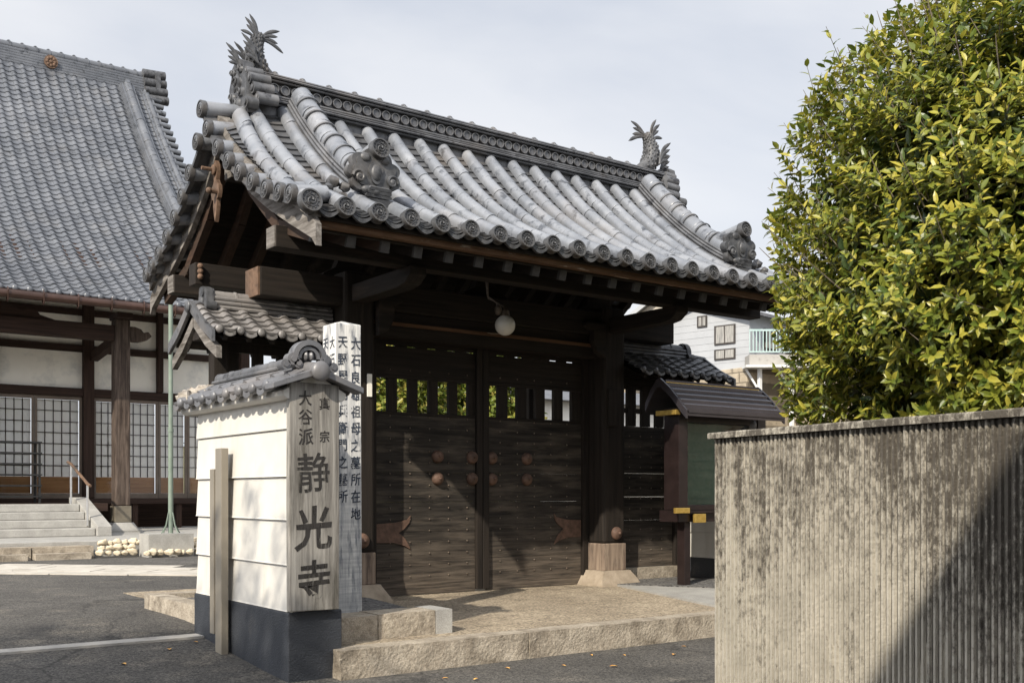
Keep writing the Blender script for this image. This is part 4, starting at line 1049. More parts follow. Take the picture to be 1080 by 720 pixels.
# ------------------------------------------------------------------ foreground concrete wall (runs a little askew)
cw = thing("concrete_wall", "tall ribbed grey concrete boundary wall streaked with black stains, in the right foreground", "wall", (3.60,2.5,-.4))
A = Vector((3.757,3.44,0)); D_ = Vector((-.158,-.987,0)).normalized(); NV = Vector((-D_.y, D_.x, 0)); NV = NV if NV.x < 0 else -NV
Lw = 6.5
mb = MB(); rib = .0275; pts = []
k = 0; s = 0
while s < Lw:
    for (ds, h) in ((0,.0),(.003,.011),(.0135,.012),(.0165,.0)):
        pts.append((s+ds, h))
    s += rib
front = []
for s_, h in pts: p = A + D_*s_ + NV*h; front.append(p)
rows = []
for z in (-.4,.1,.4,.7,1.0,1.315):
    rows.append([(p.x+NV.x*noise.noise(Vector((p.y*20,z*6,0)))*.002, p.y, z) for p in front])
mb.grid(rows)
groove_m = mat("groove_shade", (.035,.03,.024), (.13,.115,.09), (1,1,1), 12, 6, .95, .3)  # shade between the ribs put into a darker groove colour
wall_f = mb.build("ribbed_face", cwall_m, cw, recalc=False)
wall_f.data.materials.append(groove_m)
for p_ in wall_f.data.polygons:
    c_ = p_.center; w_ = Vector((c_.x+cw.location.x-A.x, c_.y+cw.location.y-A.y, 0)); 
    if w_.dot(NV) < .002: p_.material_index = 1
mb = MB(); q0 = A - NV*.0005; q1 = A + D_*Lw - NV*.0005
bk = -NV*.15
mb.add([q0+Vector((0,0,-.4)), q0+bk+Vector((0,0,-.4)), q1+bk+Vector((0,0,-.4)), q1+Vector((0,0,-.4)), q0+Vector((0,0,1.315)), q0+bk+Vector((0,0,1.315)), q1+bk+Vector((0,0,1.315)), q1+Vector((0,0,1.315))],
   [(0,1,5,4),(1,2,6,5),(2,3,7,6),(0,3,2,1),(3,0,4,7)]); mb.build("body", cwall_m, cw)
mb = MB(); a_ = A - D_*.02 + NV*.035; c_ = A + D_*Lw + NV*.035; off = -NV*.22
n = 60; rows = []
for i in range(n+1):
    p = a_.lerp(c_, i/n); j = noise.noise(p*6)*.004
    rows.append([(p.x+j,p.y,1.317),(p.x+j*1.5,p.y,1.34),(p.x+.006,p.y,1.346+j*.6),(p.x+off.x,p.y+off.y,1.348),(p.x+off.x,p.y+off.y,1.317)])
mb.grid(rows, True); mb.f.append((0,1,2,3,4)); mb.build("coping", cwall_m, cw)

# ------------------------------------------------------------------ leaves and trees
def leaves(mb_v, mb_f, P, d, up, ln, wd, droop=.25, fold=.25):
    d = d.normalized(); sd = d.cross(up)
    if sd.length < 1e-3: sd = d.cross(Vector((1,0,0)))
    sd.normalize(); nrm = sd.cross(d).normalized(); b = len(mb_v)
    def pt(t, s_, k=0): return P + d*(ln*t) + sd*(wd*s_) + nrm*(wd*fold*abs(s_) - droop*ln*t*t)
    for q in (pt(0,0), pt(.3,-.42), pt(.3,0), pt(.3,.42), pt(.65,-.4), pt(.65,0), pt(.65,.4), pt(1,0)): mb_v.append(tuple(q))
    mb_f += [(b,b+2,b+1),(b,b+3,b+2),(b+1,b+2,b+5,b+4),(b+2,b+3,b+6,b+5),(b+4,b+5,b+7),(b+5,b+6,b+7)]
def crown(center, rad, nshoot, ln, wd, seed, shell=.55, lump=.16, cutz=None, lf=2.0, per=(6,9)):
    rn = random.Random(seed); V = []; F = []; tw = MB(); k = 0
    C = Vector(center)
    while k < nshoot:
        u = Vector((rn.gauss(0,1), rn.gauss(0,1), rn.gauss(0,1))).normalized()
        l_ = 1 + lump*noise.noise(u*lf+Vector((seed,0,0))) + lump*.7*noise.noise(u*lf*2.7+Vector((0,seed,0)))
        rr = (1 - shell*rn.random()**1.8) * l_
        if noise.noise(u*5.5+Vector((seed,seed,0))) < -.16 and rr > .78: rr *= .78
        P = C + Vector((u.x*rad[0], u.y*rad[1], u.z*rad[2]))*rr
        if cutz is not None and P.z < cutz: continue
        k += 1
        out = (u*.8 + Vector((0,0,.55)) + Vector((rn.uniform(-.4,.4),)*1+(rn.uniform(-.4,.4),rn.uniform(-.3,.3)))).normalized()
        tl = rn.uniform(.06,.16)*(ln/.08)
        if k % 60 == 0 and rr > .9: tl *= 2.6
        if k % 3 == 0: tw.tube([P-out*tl*.8, P+out*tl], [.0035*(ln/.08),.0018*(ln/.08)], 3, False)
        m = rn.randint(*per); a0 = rn.random()*6.28
        s1 = out.cross(Vector((.3,.2,1))).normalized(); s2 = out.cross(s1)
        for i in range(m):
            a = a0 + i*2.4; t = i/m; rad_ = s1*math.cos(a)+s2*math.sin(a)
            dd = (rad_*(1.1-.6*t) + out*(.35+.7*t) + Vector((0,0,-.12))).normalized()
            leaves(V, F, P+out*tl*(t*1.1-.1), dd, out+rad_*.3, ln*rn.uniform(.75,1.2), wd*rn.uniform(.8,1.2), rn.uniform(.05,.4))
    mb = MB(); mb.v = V; mb.f = F
    return mb, tw
def plant_obj(mb, name, m, parent):
    off = world_loc(parent); me = bpy.data.meshes.new(name)
    me.from_pydata([(v[0]-off.x, v[1]-off.y, v[2]-off.z) for v in mb.v], [], mb.f); me.materials.append(m)
    for p in me.polygons: p.use_smooth = False
    o = bpy.data.objects.new(name, me); COL.objects.link(o); o.parent = parent; return o
tree = thing("evergreen_tree", "dense evergreen tree with glossy yellow green leaves behind the concrete wall", "tree", (8.25,4.2,-.2))
cm, tw = crown((8.38,4.2,2.80), (2.06,2.0,2.3), 13500, .090, .041, 5, .36, .09, 1.05, 2.2, (6,9))
rt_ = random.Random(4)
for k in range(70):
    a = rt_.uniform(2.2, 4.6); e_ = rt_.uniform(-.3, 1.2); u = Vector((math.cos(a)*math.cos(e_), math.sin(a)*math.cos(e_), math.sin(e_)))
    P = Vector((8.25,4.2,2.98)) + Vector((u.x*1.9, u.y*1.9, u.z*2.1)); d = (u+Vector((0,0,.9))).normalized(); l_ = rt_.uniform(.15,.34)
    tw.tube([P-d*.2, P+d*l_*.5+u*.02, P+d*l_], [.006,.004,.002], 4)
plant_obj(cm, "crown", leaf_m, tree); plant_obj(tw, "twigs", bark, tree)
mb = MB(); mb.tube([(8.25,4.2,-.3),(8.2,4.25,.5),(8.3,4.2,1.2),(8.25,4.15,2.0)], [.16,.13,.11,.09], 10)
for k in range(12):
    a = k*2.4; e = Vector((8.25+1.5*math.cos(a), 4.2+1.45*math.sin(a), 2.0+.25*k)); mb.tube([(8.28,4.2,.9+.12*k), (8.25+.6*math.cos(a),4.2+.6*math.sin(a),1.5+.17*k), e], [.05,.035,.012], 7)
mb.build("trunk", bark, tree, smooth=50)
# inner foliage mass so that the crown is dense
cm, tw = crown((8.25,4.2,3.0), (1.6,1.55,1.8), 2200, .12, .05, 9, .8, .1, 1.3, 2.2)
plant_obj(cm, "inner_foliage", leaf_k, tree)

# street tree outside the frame on the left (its shade falls on the road)
tl_ = thing("street_tree", "leafy roadside tree left of the road whose shade falls on the asphalt", "tree", (-3.9,4.0,-.2))
cm, tw = crown((-4.4,3.7,4.6), (2.2,1.7,1.0), 1300, .12, .05, 21, .9, .2)
plant_obj(cm, "crown", leaf_k, tl_)
mb = MB(); mb.tube([(-3.9,4.0,-.2),(-3.95,4.0,1.6),(-4.3,3.8,4.4)], [.14,.11,.05], 9); mb.build("trunk", bark, tl_, smooth=50)

# shrubs behind the gate
for i, (x, y, r_, h, lab) in enumerate(((7.5,13.2,.9,3.5,"yellow green shrub behind the door leaf next to the white post"),(8.8,13.7,.95,3.6,"yellow green shrub behind the meeting edge of the two door leaves"),(9.5,13.3,.62,3.4,"narrow yellow green shrub behind the door leaf next to the notice board"))):
    t = thing("garden_shrub", lab, "shrub", (x,y,0), "shrubs behind the gate")
    cm, tw = crown((x,y,1.0+h*.35), (r_,.7,h*.52), 1500, .10, .05, 30+i, .7, .12, .2)
    plant_obj(cm, "foliage", leaf_y, t); mb = MB(); mb.tube([(x,y,0),(x,y,1.5),(x+.1,y,2.5)], [.07,.05,.02], 8); mb.build("stem", bark, t)
# white outbuilding behind the gate
ob_ = thing("outbuilding", "long white plastered outbuilding behind the lattice of the side gate", "building", (15,16.5,0))
MB().box(11.9, 17.2, 16.0, 18.0, 0, 2.9).build("wall", plaster_w, ob_)
MB().prism([(15.7,2.85),(18.3,2.85),(17,3.25)], lambda a,b,t: (t,a,b), 12.2, 17.3).build("roof", tile_k, ob_)
mb = MB(); mb.box(13.6,14.6,15.97,15.999,.9,1.9); mb.build("window", wood_x, ob_)

# ------------------------------------------------------------------ main hall
hall = thing("temple_hall", "large temple hall with sweeping blue grey tiled roof and paper screened doors", "temple hall", (6,26,.27))
HP = curve_profile(8.3, 4.86, .25, 12.05, .52, 30)
HR = 29.6; HX1 = 9.37; HX0 = -6.0
Mh, LH = roofmap(HP, lambda a,q,z: Vector((a, HR-q, z)))
Mhb, _ = roofmap(HP, lambda a,q,z: Vector((a, HR+q, z)))
nc = 60; pit = .2562
mb = MB(); pantiles(mb, Mh, LH, HX1-nc*pit, nc, pit, .205, .046, 0, .02, wob=.008); rs = mb.build("roof_slope", tile_h, hall, smooth=40, recalc=False)
mb = MB(); mb.grid([[Mhb(x, LH*i/12, 0) for x in (HX0, HX1)] for i in range(13)]); mb.build("roof_slope", tile_h, hall, recalc=False)
mb = MB()
for c in range(nc):
    x = HX1-nc*pit+pit*(c+.25); p = Mh(x, 0, .02); mb.ball((p.x,p.y-.01,p.z), (.06,.03,.06), 10, 6)
mb.build_each("eave_end_tile", tile_h, rs, smooth=50)
mb = MB(); fh = lambda t,a,b: Vector((t, HR+a, b))
for k in range(7): noshi(mb, fh, HX0, HX1+.15, .27-.02*k, 12.0+.075*k, .07, seg=.45)
mb.box(HX0, HX1+.1, HR-.22, HR+.22, 11.8, 12.0)
hr = mb.build("ridge", tile_h, hall, smooth=40)
mb = MB(); mb.tube([(HX0,HR,12.58),(HX1+.2,HR,12.58)], .11, 12); x = HX0
while x < HX1: mb.ball((x,HR,12.70), (.05,.05,.03), 6, 4); mb.tube([(x,HR,12.58),(x+.04,HR,12.58)], .125, 12); x += .32
mb.build("ridge_cap", tile_h, hr, smooth=40)
mb = MB(); cxm = 6.8; n = 20; mb.prism([(cxm+.17*math.cos(a), 12.3+.17*math.sin(a)) for a in [2*math.pi*k/n for k in range(n)]], lambda a,b,t: (a,t,b), HR-.30, HR-.26); mb.build("ridge_crest", wood_end, hr)
mb = MB(); [mb.ball((cxm+.1*math.cos(a),HR-.305,12.3+.1*math.sin(a)), (.045,.02,.045), 8, 5) for a in [2*math.pi*k/8 for k in range(8)]]; mb.ball((cxm,HR-.305,12.3), (.05,.025,.05), 8, 5); mb.build("crest_petals", wood_end, hr, smooth=50)
# ridge end stack
mb = MB(); mb.box(HX1+.15, HX1+.27, HR-.34, HR+.34, 11.75, 12.6)
for (z, r_) in ((12.62,.13),(12.36,.12),(12.1,.12),(11.85,.12)):
    for sg in (-1,1): mb.tube([(HX1+.45,HR+sg*(.12+(12.62-z)*.35),z+.04),(HX1-.15,HR+sg*(.12+(12.62-z)*.35),z)], r_, 12)
mb.build("ridge_end_ornament", tile_o, hr, smooth=40)
# descending ridge and verge
for xd, hh, rr_ in ((8.72,.16,.11),(9.25,.03,.08)):
    mb = MB(); n = 30
    for (h_, hw, th) in ((.0,.20,.07),(.07,.18,.05),(.12,.16,.05)) if rr_ > .1 else ((0,.14,.05),):
        mb.grid([[Mh(xd+a, LH*(.0 if rr_ < .1 else .14)+(LH*(1 if rr_ < .1 else .86))*i/n, h) for a, h in ((-hw,h_),(-hw,h_+th),(hw,h_+th),(hw,h_))] for i in range(n+1)])
    o = mb.build("descending_ridge", tile_h, hall, recalc=False)
    mb = MB(); rolls(mb, Mh, LH, [xd], .33, rr_, hh, LH*.14 if rr_ > .1 else 0, 10); mb.build("ridge_roll", tile_h, o, smooth=40, recalc=False)
mb = MB()
s = .1
while s < LH:
    p = Mh(HX1+.02, s, .03); mb.tube([(p.x+.22,p.y,p.z-.02),(p.x-.15,p.y,p.z)], .07, 10); s += .3
mb.build_each("verge_stub_tile", tile_h, hall, smooth=40)
for sg, M in ((0,Mh),(1,Mhb)):
    pts_u = [M(9.2, LH*i/14, -.1) for i in range(15)]; pts_l = [M(9.2, LH*i/14, -.55) for i in range(15)]
    MB().prism([(p.y,p.z) for p in pts_u]+[(p.y,p.z) for p in pts_l[::-1]], lambda a,b,t: (t,a,b), 9.15, 9.27).build("bargeboard", hall_wood_x, hall)
# eaves underside, rafters, gutter
mb = MB(); mb.grid([[Mh(x, s, -.12) for x in (HX0, HX1-.2)] for s in (0,1.5,3.2,5.0)]); mb.build("soffit", hall_wood_x, hall, recalc=False)
mb = MB()
for k in range(50):
    x = HX1-.3-k*.31
    a = Mh(x, .12, -.17); b = Mh(x, 4.6, -.17); mb.beam(a, b, .09, .1)
mb.build_each("rafter", hall_wood_z, hall)
mb = MB(); mb.tube([(HX0,21.2,4.74),(HX1,21.2,4.74)], .075, 12); mb.box(HX0,HX1,21.24,21.30,4.72,4.84); gt = mb.build("gutter", copper, hall, smooth=40)
mb = MB()
for k in range(22): x = HX1-.25-k*.62; mb.tube([(x,21.17,4.86),(x,21.1,4.80),(x,21.14,4.62),(x,21.2,4.6),(x,21.26,4.68)], .012, 5)
mb.build_each("gutter_hook", copper, gt)
# facade
FY = 24.6
fac = MB().box(-4, 10.2, FY+.02, FY+.3, 3.2, 5.4).build("plaster_wall", plaster_w, hall)
for z0, z1, pr in ((3.20,3.385,.1),(4.19,4.345,.07),(5.0,5.14,.07)):
    MB().box(-4, 10.2, FY-pr, FY+.018, z0, z1).build("tie_rail", hall_wood_x, hall, bevel=.01)
for x in (.2,2.3,4.35,6.36,8.0,10.0):
    wdt = .23 if x != 8.0 else .13
    MB().box(x, x+wdt, FY-.14, FY+.16, .95 if wdt > .2 else 3.386, 5.6).build("wall_post", hall_wood_z, hall, bevel=.02)
MB().box(-4, 10.3, FY-.3, FY+.2, .83, .95).build("veranda_edge", hall_wood_x, hall)
mb = MB(); [mb.box(x, x+.12, FY-.22, FY-.1, .27, .829) for x in (-2,.2,2.3,4.4,5.4,6.4,7.4,8.4,9.4)]; mb.build_each("floor_prop", hall_wood_z, hall)
MB().box(-4, 10.2, FY+.9, FY+1.0, .0, .83).build("underfloor_wall", hall_wood_x, hall)
shoji = bpy.data.materials.new("shoji_paper"); shoji.use_nodes = True; b_ = shoji.node_tree.nodes["Principled BSDF"]; b_.inputs['Base Color'].default_value = (.9,.88,.83,1); b_.inputs['Roughness'].default_value = .8
glass = glassmat("window_glass")
frame_m = mat("brown_door_frame", (.10,.075,.055), (.16,.12,.09), (1,1,1), 4, 4, .5, .1)
def screen(x0, x1):
    d = MB(); d.box(x0, x0+.05, FY-.02, FY+.03, .951, 3.199); d.box(x1-.05, x1, FY-.02, FY+.03, .951, 3.199)
    d.box(x0+.051, x1-.051, FY-.02, FY+.03, 3.12, 3.199); d.box(x0+.051, x1-.051, FY-.02, FY+.03, .951, 1.06)
    o = d.build("sliding_door", frame_m, hall)
    MB().box(x0+.051, x1-.051, FY+.10, FY+.12, 1.43, 3.12).build("paper_screen", shoji, o)
    MB().box(x0+.051, x1-.051, FY+.09, FY+.12, 1.061, 1.428).build("kickboard", kick_wood, o)
    g_ = MB(); nn = max(2, int(round((x1-x0)/.19)))
    for k in range(1, nn): x = x0+.05+(x1-x0-.1)*k/nn; g_.box(x-.007, x+.007, FY+.07, FY+.098, 1.43, 3.12)
    for k in range(1, 7): z = 1.43+1.69*k/7; g_.box(x0+.051, x1-.051, FY+.068, FY+.097, z-.007, z+.007)
    g_.build("screen_grid", hall_wood_z, o)
    MB().add([(x0+.051,FY,1.06),(x1-.051,FY,1.06),(x1-.051,FY,3.119),(x0+.051,FY,3.119)],[(0,1,2,3)]).build("pane", glass, o, recalc=False)
for a, b in ((.43,1.35),(1.36,2.29),(2.53,3.43),(3.44,4.34),(4.59,5.36),(5.37,6.35),(6.60,7.28),(7.29,8.04),(8.05,8.72),(8.73,9.35),(9.36,9.99)): screen(a, b)
# porch
o = MB().box(6.43, 6.74, 22.35, 22.66, .80, 4.66).build("porch_post", hall_post_m, hall, bevel=.03)
MB().box(6.415, 6.755, 22.335, 22.675, .46, .80).build("metal_shoe", mat("bronze_shoe", (.14,.12,.09), (.24,.21,.16), (1,1,1), 5, 5, .5, .1, metal=.4), o, bevel=.01)
mb = MB(); 
rows = [[(6.585+hw*a, 22.505+hw*b, z) for a, b in ((-1,-1),(0,-1.06),(1,-1),(1.06,0),(1,1),(0,1.06),(-1,1),(-1.06,0))] for hw, z in ((.34,.24),(.35,.30),(.3,.33),(.27,.34),(.25,.38),(.2,.46))]
mb.grid(rows, True); mb.build("post_base", granite_g, o, smooth=40)
MB().box(-3, 6.43, 22.38, 22.63, 4.2, 4.52).build("porch_beam", hall_wood_x, hall, bevel=.02)
nose = [(6.74,4.22),(6.95,4.22),(7.1,4.27),(7.2,4.36),(7.13,4.45),(7.03,4.42),(6.98,4.49),(6.85,4.53),(6.74,4.53)]
MB().prism(nose, lambda a,b,t: (a,t,b), 22.4, 22.6).build("carved_nosing", hall_post_m, hall, bevel=.02)
MB().box(6.43, 6.75, 22.2, 22.8, 4.661, 4.78).build("bracket_block", hall_wood_x, hall, bevel=.02)
mb = MB(); mb.beam((6.585,22.66,4.3),(6.585,24.5,4.1), .16, .2); mb.build("link_beam", hall_wood_z, hall)
fl = [(3.6,4.521),(3.75,4.55),(3.95,4.6),(4.1,4.72),(4.3,4.8),(4.5,4.72),(4.68,4.66),(4.8,4.72),(4.95,4.67),(5.0,4.60),(5.15,4.56),(5.3,4.521)]
MB().prism(fl, lambda a,b,t: (a,t,b), 22.42, 22.58).build("frog_leg_strut", hall_wood_x, hall, bevel=.015)
# stone platform, steps
MB().box(-6, 10.5, 18.45, 31, -.05, .262).build("stone_platform", granite_g, hall, bevel=.01)
for i in range(4): MB().box(2.2, 5.55, 20.55+.37*i, 22.4, .264 if i == 0 else .41+.147*(i-1)+.002, .41+.147*i).build("stair_step", granite_g, hall, bevel=.015)
MB().prism([(20.45,.264),(20.45,.45),(22.1,.98),(22.5,.98),(22.5,.264)], lambda a,b,t: (t,a,b), 5.56, 5.82).build("stair_cheek", granite_g, hall, bevel=.01)
MB().tube([(5.45,21.9,.85),(5.45,21.9,1.62)], .022, 8).build("handrail_post", steel, hall, smooth=40); rl_ = MB().tube([(5.5,20.9,.45),(5.5,20.9,1.22)], .022, 8).build("handrail_post", steel, hall, smooth=40)
MB().tube([(5.44,22.1,1.68),(5.45,21.9,1.64),(5.5,20.9,1.24),(5.51,20.75,1.2)], .028, 8).build("wooden_grip", wood_end, rl_, smooth=40)
for (y, z, a) in ((18.1,.2,18.44),(17.85,.1,18.09)):
    for (x0_, x1_) in ((2.0,3.9),(3.92,4.86)): MB().rough(x0_, x1_-(.1 if z < .15 else 0), y, a, -.03, z, .12, .006, int(z*50)).build("entry_kerb", granite, hall, smooth=45)
# rack on the hall steps
rk = thing("slatted_rack", "black slatted shoe rack standing before the hall doors", "rack", (4.6,23.2,.95))
mb = MB(); 
for x in (4.0,5.1): mb.box(x, x+.04, 23.0, 23.04, .86, 2.1); mb.box(x, x+.04, 23.4, 23.44, .86, 2.1)
mb.build_each("rack_post", mat("black_steel", (.012,.012,.012), (.02,.02,.02), (1,1,1), 4, 3, .5, .05), rk)
for k in range(6): MB().box(3.98, 5.16, 22.98, 23.46, .98+.22*k, 1.01+.22*k).build("shelf", bpy.data.materials["black_steel"], rk)
MB().box(-2, 6.3, 22.42, FY-.31, .70, .86).build("entry_deck", hall_wood_x, hall)
# cobbles in front of the platform
def cobble_base():
    out = []
    for k in range(5):
        me = MB().ball((0,0,0), (.068+.006*k,.058,.05), 16, 10, .45).build("edging_stone", cob_m, smooth=80); me.location = (0,0,0); out.append(me)
    return out
protos = cobble_base(); used = [False]*5; ci = 0
for row, (y, z) in enumerate(((17.93,.03),(18.10,.10),(18.28,.175))):
    x = 4.92 + row*.06
    while x < 7.6:
        k = ci % 5
        if row == 0 or not (5.55 < x < 6.4 and y < 18.25):
            o = protos[k] if not used[k] else protos[k].copy()
            if used[k]: COL.objects.link(o)
            used[k] = True
            o.location = (x, y+random.uniform(-.04,.04)-(.42 if 5.5 < x < 6.45 and row == 0 else 0), z); s_ = random.uniform(.75,1.1)
            o.scale = (s_, s_*random.uniform(.8,1.1), s_); o.rotation_euler = (random.uniform(-.3,.3), random.uniform(-.3,.3), random.uniform(-.5,.5))
            rn_ = ("lowest", "middle", "topmost")[row]
            tag(o, f"rounded cream cobble in the {rn_} row edging the hall platform", "cobble", f"cream cobbles, {rn_} row of the platform edging")
        ci += 1; x += random.uniform(.105,.14)
# stone block and green pole
bl = tag(MB().rough(5.60, 6.36, 17.6, 18.1, -.03, .385, .08, .006, 4).build("stone_block", granite_g, smooth=45), "rough grey concrete block at the foot of the green pole", "block")
gp = thing("green_pole", "tall thin green metal pole on braced foot before the hall", "pole", (6.05,17.85,.38))
mb = MB(); mb.tube([(6.05,17.85,.38),(6.05,17.85,2.1)], .042, 12); mb.tube([(6.05,17.85,2.1),(6.05,17.85,2.16)], .05, 12); mb.tube([(6.05,17.85,2.16),(6.05,17.85,4.35)], .038, 12); mb.build("shaft", green_pole, gp, smooth=50)
for a in (0, 1.57, 3.14, 4.71):
    c_, s_ = math.cos(a+.4), math.sin(a+.4); MB().tube([(6.05+.19*c_,17.85+.16*s_,.39),(6.05+.10*c_,17.85+.10*s_,.52),(6.05+.045*c_,17.85+.045*s_,.74)], .010, 6).build("brace", green_pole, gp)

# ------------------------------------------------------------------ hillside with houses on the right
hm = mat("stone_block_wall", (.3,.26,.2), (.5,.44,.35), (1,1,1), 1.5, 5, .9, .5, c3=(.2,.17,.13), p3=(.5,.7), s3=3)
t = hm.node_tree; br = t.nodes.new("ShaderNodeTexBrick"); br.inputs['Scale'].default_value = 1; br.inputs['Brick Width'].default_value = .8; br.inputs['Row Height'].default_value = .45; br.inputs['Mortar Size'].default_value = .03
mp = t.nodes.new("ShaderNodeMapping"); mp.inputs['Rotation'].default_value = (R(90),0,R(90)); t.links.new(t.nodes["Texture Coordinate"].outputs['Object'], mp.inputs[0])
br.inputs['Color1'].default_value = (1,.97,.92,1); br.inputs['Color2'].default_value = (.8,.76,.7,1); br.inputs['Mortar'].default_value = (.4,.38,.35,1)
sx_ = t.nodes.new("ShaderNodeSeparateXYZ"); cb = t.nodes.new("ShaderNodeCombineXYZ"); t.links.new(t.nodes["Texture Coordinate"].outputs['Object'], sx_.inputs[0]); t.links.new(sx_.outputs[1], cb.inputs[0]); t.links.new(sx_.outputs[2], cb.inputs[1]); t.links.new(cb.outputs[0], br.inputs[0])
xm = t.nodes.new("ShaderNodeMixRGB"); xm.blend_type = 'MULTIPLY'; xm.inputs[0].default_value = 1; src = t.nodes["Principled BSDF"].inputs[0].links[0].from_socket; t.links.new(src, xm.inputs[1]); t.links.new(br.outputs[0], xm.inputs[2]); t.links.new(xm.outputs[0], t.nodes["Principled BSDF"].inputs[0])
rwall = tag(MB().box(34.6, 38.5, 29.95, 50, -.1, 6.4).build("retaining_wall", hm, bevel=.05), "tall tan stone block retaining wall below the white hillside house", "wall")
hm_wall = tag(MB().box(37.6, 38.2, -20, 29.9, -.1, 6.5).build("retaining_wall", hm, bevel=.05), "tan stone block wall behind the white stilts of the balcony", "wall")
soil = mat("hill_scrub", (.07,.07,.03), (.16,.14,.08), (1,1,1), 1, 8, .95, .5, bscale=6)
rows = [[(x, y, 6.3 + max(0,(x-44))*.22 + 1.2*noise.noise(Vector((x*.06,y*.06,0)))*min(1,max(0,(x-44)/20))) for x in (38.1,40,44,50,60,80,110)] for y in (-40,0,12,20,28,36,44,52,70,110)]
struct(MB().grid(rows).build("hill", soil, smooth=60))
struct(MB().box(38.6, 39.0, -40, 110, -.2, 6.0).build("hill", soil))
hw_m = mat("white_house_siding", (.33,.34,.355), (.38,.39,.405), (1,1,1), 1, 4, .8, .1)
hroof = mat("grey_slate_roof", (.12,.12,.13), (.2,.2,.21), (1,1,1), 3, 5, .7, .2)
win_m = mat("dark_window_frame", (.03,.025,.02), (.05,.04,.035), (1,1,1), 4, 3, .5, .05)
cur_m = mat("curtained_pane", (.12,.12,.12), (.42,.40,.36), (1,6,.3), 6, 3, .3, .05)
def oriented(o0, ang):
    c_, s_ = math.cos(ang), math.sin(ang)
    return lambda u, v, z: Vector((o0[0]+u*c_-v*s_, o0[1]+u*s_+v*c_, z))
def ibox(mb, T, u0, u1, v0, v1, z0, z1):
    v = [T(a,b,c) for c in (z0,z1) for a,b in ((u0,v0),(u1,v0),(u1,v1),(u0,v1))]
    mb.add(v, [(0,3,2,1),(4,5,6,7),(0,1,5,4),(1,2,6,5),(2,3,7,6),(3,0,4,7)]); return mb
def house(o0, ang, W_, Dp, zb, ze, za, label, wm, windows, lean=None):
    """gable wall along u (0..W_), depth along -v; T(u,0) is the visible gable face"""
    T = oriented(o0, ang); h = thing("hillside_house", label, "house", T(W_/2, -Dp/2, zb))
    mb = MB(); mb.prism([(0,zb),(W_,zb),(W_,ze),(W_/2,za),(0,ze)], lambda a,b,t: T(a,t,b), 0, -Dp)
    k = zb+.3
    w_ = mb.build("wall", wm, h)
    mb = MB()
    while k < za-.1:
        hw = W_ if k < ze else W_*(za-k)/(za-ze); mb.prism([(W_/2-hw/2+.02,k),(W_/2+hw/2-.02,k),(W_/2+hw/2-.02,k+.012),(W_/2-hw/2+.02,k+.012)], lambda a,b,t: T(a,t,b), .001, .012); k += .3
    mb.build("siding_lines", wm, w_)
    sl_ = (za-ze)/(W_/2); mb = MB()
    for sg in (-1, 1):
        e = W_/2 + sg*(W_/2+.5); ez = ze - sl_*.5
        mb.prism([(W_/2,za+.02),(e,ez+.02),(e,ez+.16),(W_/2,za+.17)], lambda a,b,t: T(a,t,b), .45, -Dp-.45)
    mb.build("roof", hroof, h)
    mb = MB()
    for sg in (-1, 1):
        e = W_/2 + sg*(W_/2+.52); ez = ze - sl_*.52
        mb.prism([(W_/2,za-.1),(e,ez-.1),(e,ez+.17),(W_/2,za+.18)], lambda a,b,t: T(a,t,b), .451, .50)
    mb.build("white_fascia", hw_m, h)
    for (u0,u1,z0,z1) in windows:
        o = ibox(MB(), T, u0, u1, .013, .06, z0, z1).build("window", win_m, h)
        n_ = 2; 
        for k_ in range(n_):
            a_ = u0+.07+(u1-u0-.1)*k_/n_; ibox(MB(), T, a_, a_+(u1-u0-.1)/n_-.06, .061, .07, z0+.06, z1-.06).build("pane", cur_m, o)
    return h, T
ang = math.atan2(.980,-.198)
# u runs away to the left along the face; v positive points to the viewer
h1, T1 = house((34.92,30.1), ang, 5.2, 9, 6.4, 8.72, 9.55, "white sided gabled house on the hill with brown framed windows", hw_m, [(.65,1.68,7.5,8.33),(.65,1.68,6.84,7.3),(2.05,2.55,8.35,8.85)])
# side wing with shaded window
o = ibox(MB(), T1, -.06, -.012, -2.4, -1.2, 7.3, 8.2).build("window", win_m, h1); ibox(MB(), T1, -.08, -.061, -2.3, -1.3, 7.38, 8.12).build("pane", cur_m, o)
o = ibox(MB(), T1, -.06, -.012, -4.6, -3.2, 7.3, 8.2).build("window", win_m, h1)
# balcony
bal = thing("balcony_deck", "pale green railed balcony on white stilts beside the white house", "balcony", (35.3,28.2,0))
TB = oriented((34.35,29.6), math.atan2(-1.36,1.83)+0)
mb = MB(); ibox(mb, TB, 0, 5.5, -.0, 2.2, 6.40, 6.86); dk = mb.build("deck_slab", conc_strip, bal)
railm = mat("pale_green_rail", (.3,.42,.4), (.42,.52,.5), (1,1,1), 4, 3, .5, .05)
mb = MB(); k = 0
ibox(mb, TB, 0, 5.5, 0, .05, 7.84, 7.92); ibox(mb, TB, 0, 5.5, 0, .05, 6.95, 7.0)
while k < 5.5: ibox(mb, TB, k, k+.035, .005, .04, 7.001, 7.839); k += .14
mb.build("railing", railm, bal)
stm = mat("white_stilt_paint", (.6,.6,.58), (.72,.72,.7), (1,1,1), 4, 3, .6, .05)
for k in range(4):
    p = TB(.5+k*1.35, .3, 0); MB().box(p.x-.07, p.x+.07, p.y-.07, p.y+.07, 0, 6.39).build("stilt", stm, bal)
    q = TB(.5+k*1.35-.6, .3, 0); MB().beam((p.x,p.y-.01,5.3),(q.x,q.y-.01,6.3), .08,.08).build("stilt_brace", stm, bal)
mb = MB(); ibox(mb, TB, -.2, 5.6, -.3, .5, 6.30, 6.39); mb.build("edge_beam", stm, bal)
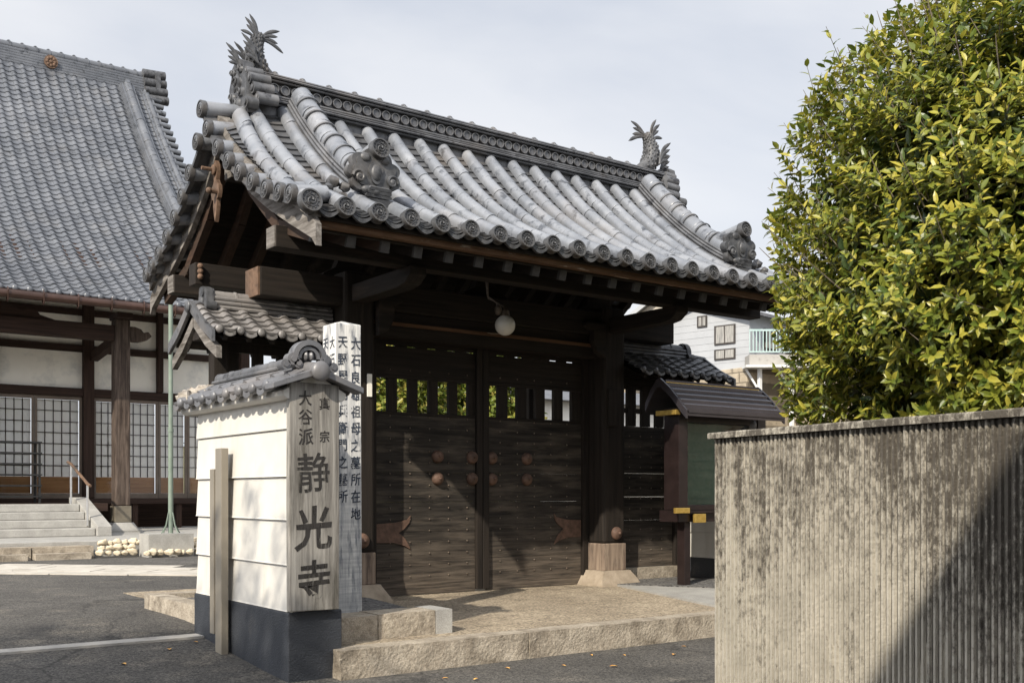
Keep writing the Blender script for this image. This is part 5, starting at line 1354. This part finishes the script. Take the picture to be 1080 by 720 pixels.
bm_ = mat("beige_render", (.42,.38,.32), (.5,.46,.4), (1,1,1), 1, 4, .85, .1)
house((43.2,40.0), ang, 6.5, 8, 6.4, 10.4, 12.2, "beige house with brown roof farther up the hill, half hidden by the gate", bm_, [(1.5,3.2,9.2,10.3),(4.2,5.5,9.2,10.3)])
house((41.5,16.5), ang, 7.5, 8, 6.4, 9.6, 11.2, "grey white house on the hill behind the evergreen tree", hw_m, [(1.5,3.0,8.0,9.2),(4.5,6.0,8.0,9.2)])
# small awning building beside the white house
h4 = tag(MB().box(33.9, 34.6, 34.6, 36.4, 6.1, 7.6).build("garden_shed", bm_), "low pale shed at the left foot of the white hillside house", "shed")

# neighbouring house across the road behind the viewer; its eave shades the right foreground
nh = thing("neighbour_house", "plain rendered house across the road from the gate", "house", (-3,-5,-.2))
MB().box(-9, 4.2, -9, -1.9, -.3, 4.9).build("wall", bm_, nh)
MB().prism([(-.83,4.9),(-.83,5.02),(-5.4,7.2),(-10.0,5.02),(-10.0,4.9)], lambda a,b,t: (t,a-.09*0,b), -9.8, 4.6).build("roof", tile_k, nh)
for x in (-7,-4,-1): 
    o = MB().box(x, x+1.6, -1.899, -1.84, .9, 2.1).build("window", win_m, nh); MB().box(x+.08, x+1.52, -1.839, -1.83, .98, 2.02).build("pane", cur_m, o)

# fallen leaves
lm = mat("dry_leaf", (.42,.15,.03), (.75,.45,.12), (1,1,1), 30, 3, .7, 0)
spots = [(4.9,6.0,"yellow leaf on the road nearest the kerb middle"),(5.15,5.75,""),(5.6,6.1,""),(5.9,5.85,""),(4.1,5.9,""),(6.3,6.15,""),(6.6,5.9,""),(4.5,6.15,""),(2.6,7.7,""),(2.2,7.4,""),(2.85,7.9,""),(5.4,6.25,""),(6.9,6.2,""),(3.9,6.05,"")]
fp = None
for i, (x, y, _) in enumerate(spots):
    if fp is None:
        V = []; F = []; leaves(V, F, Vector((0,0,.006)), Vector((1,0,.08)), Vector((0,0,1)), .075, .035, .1, .4); mb = MB(); mb.v = V; mb.f = F
        me = bpy.data.meshes.new("fallen_leaf"); me.from_pydata(V, [], F); me.materials.append(lm); fp = bpy.data.objects.new("fallen_leaf", me); COL.objects.link(fp); o = fp
    else: o = fp.copy(); COL.objects.link(o)
    o.location = (x, y, gz(x,y)+.004); o.rotation_euler = (0,0,random.random()*6.28); s_ = random.uniform(.5,1.0); o.scale = (s_,s_,s_)
    onside = x > 3.2
    tag(o, "small dry orange leaf lying on the road before the kerb" if onside else "small dry orange leaf on the asphalt beside the cream wall", "leaf", "fallen leaves before the kerb" if onside else "fallen leaves by the cream wall")
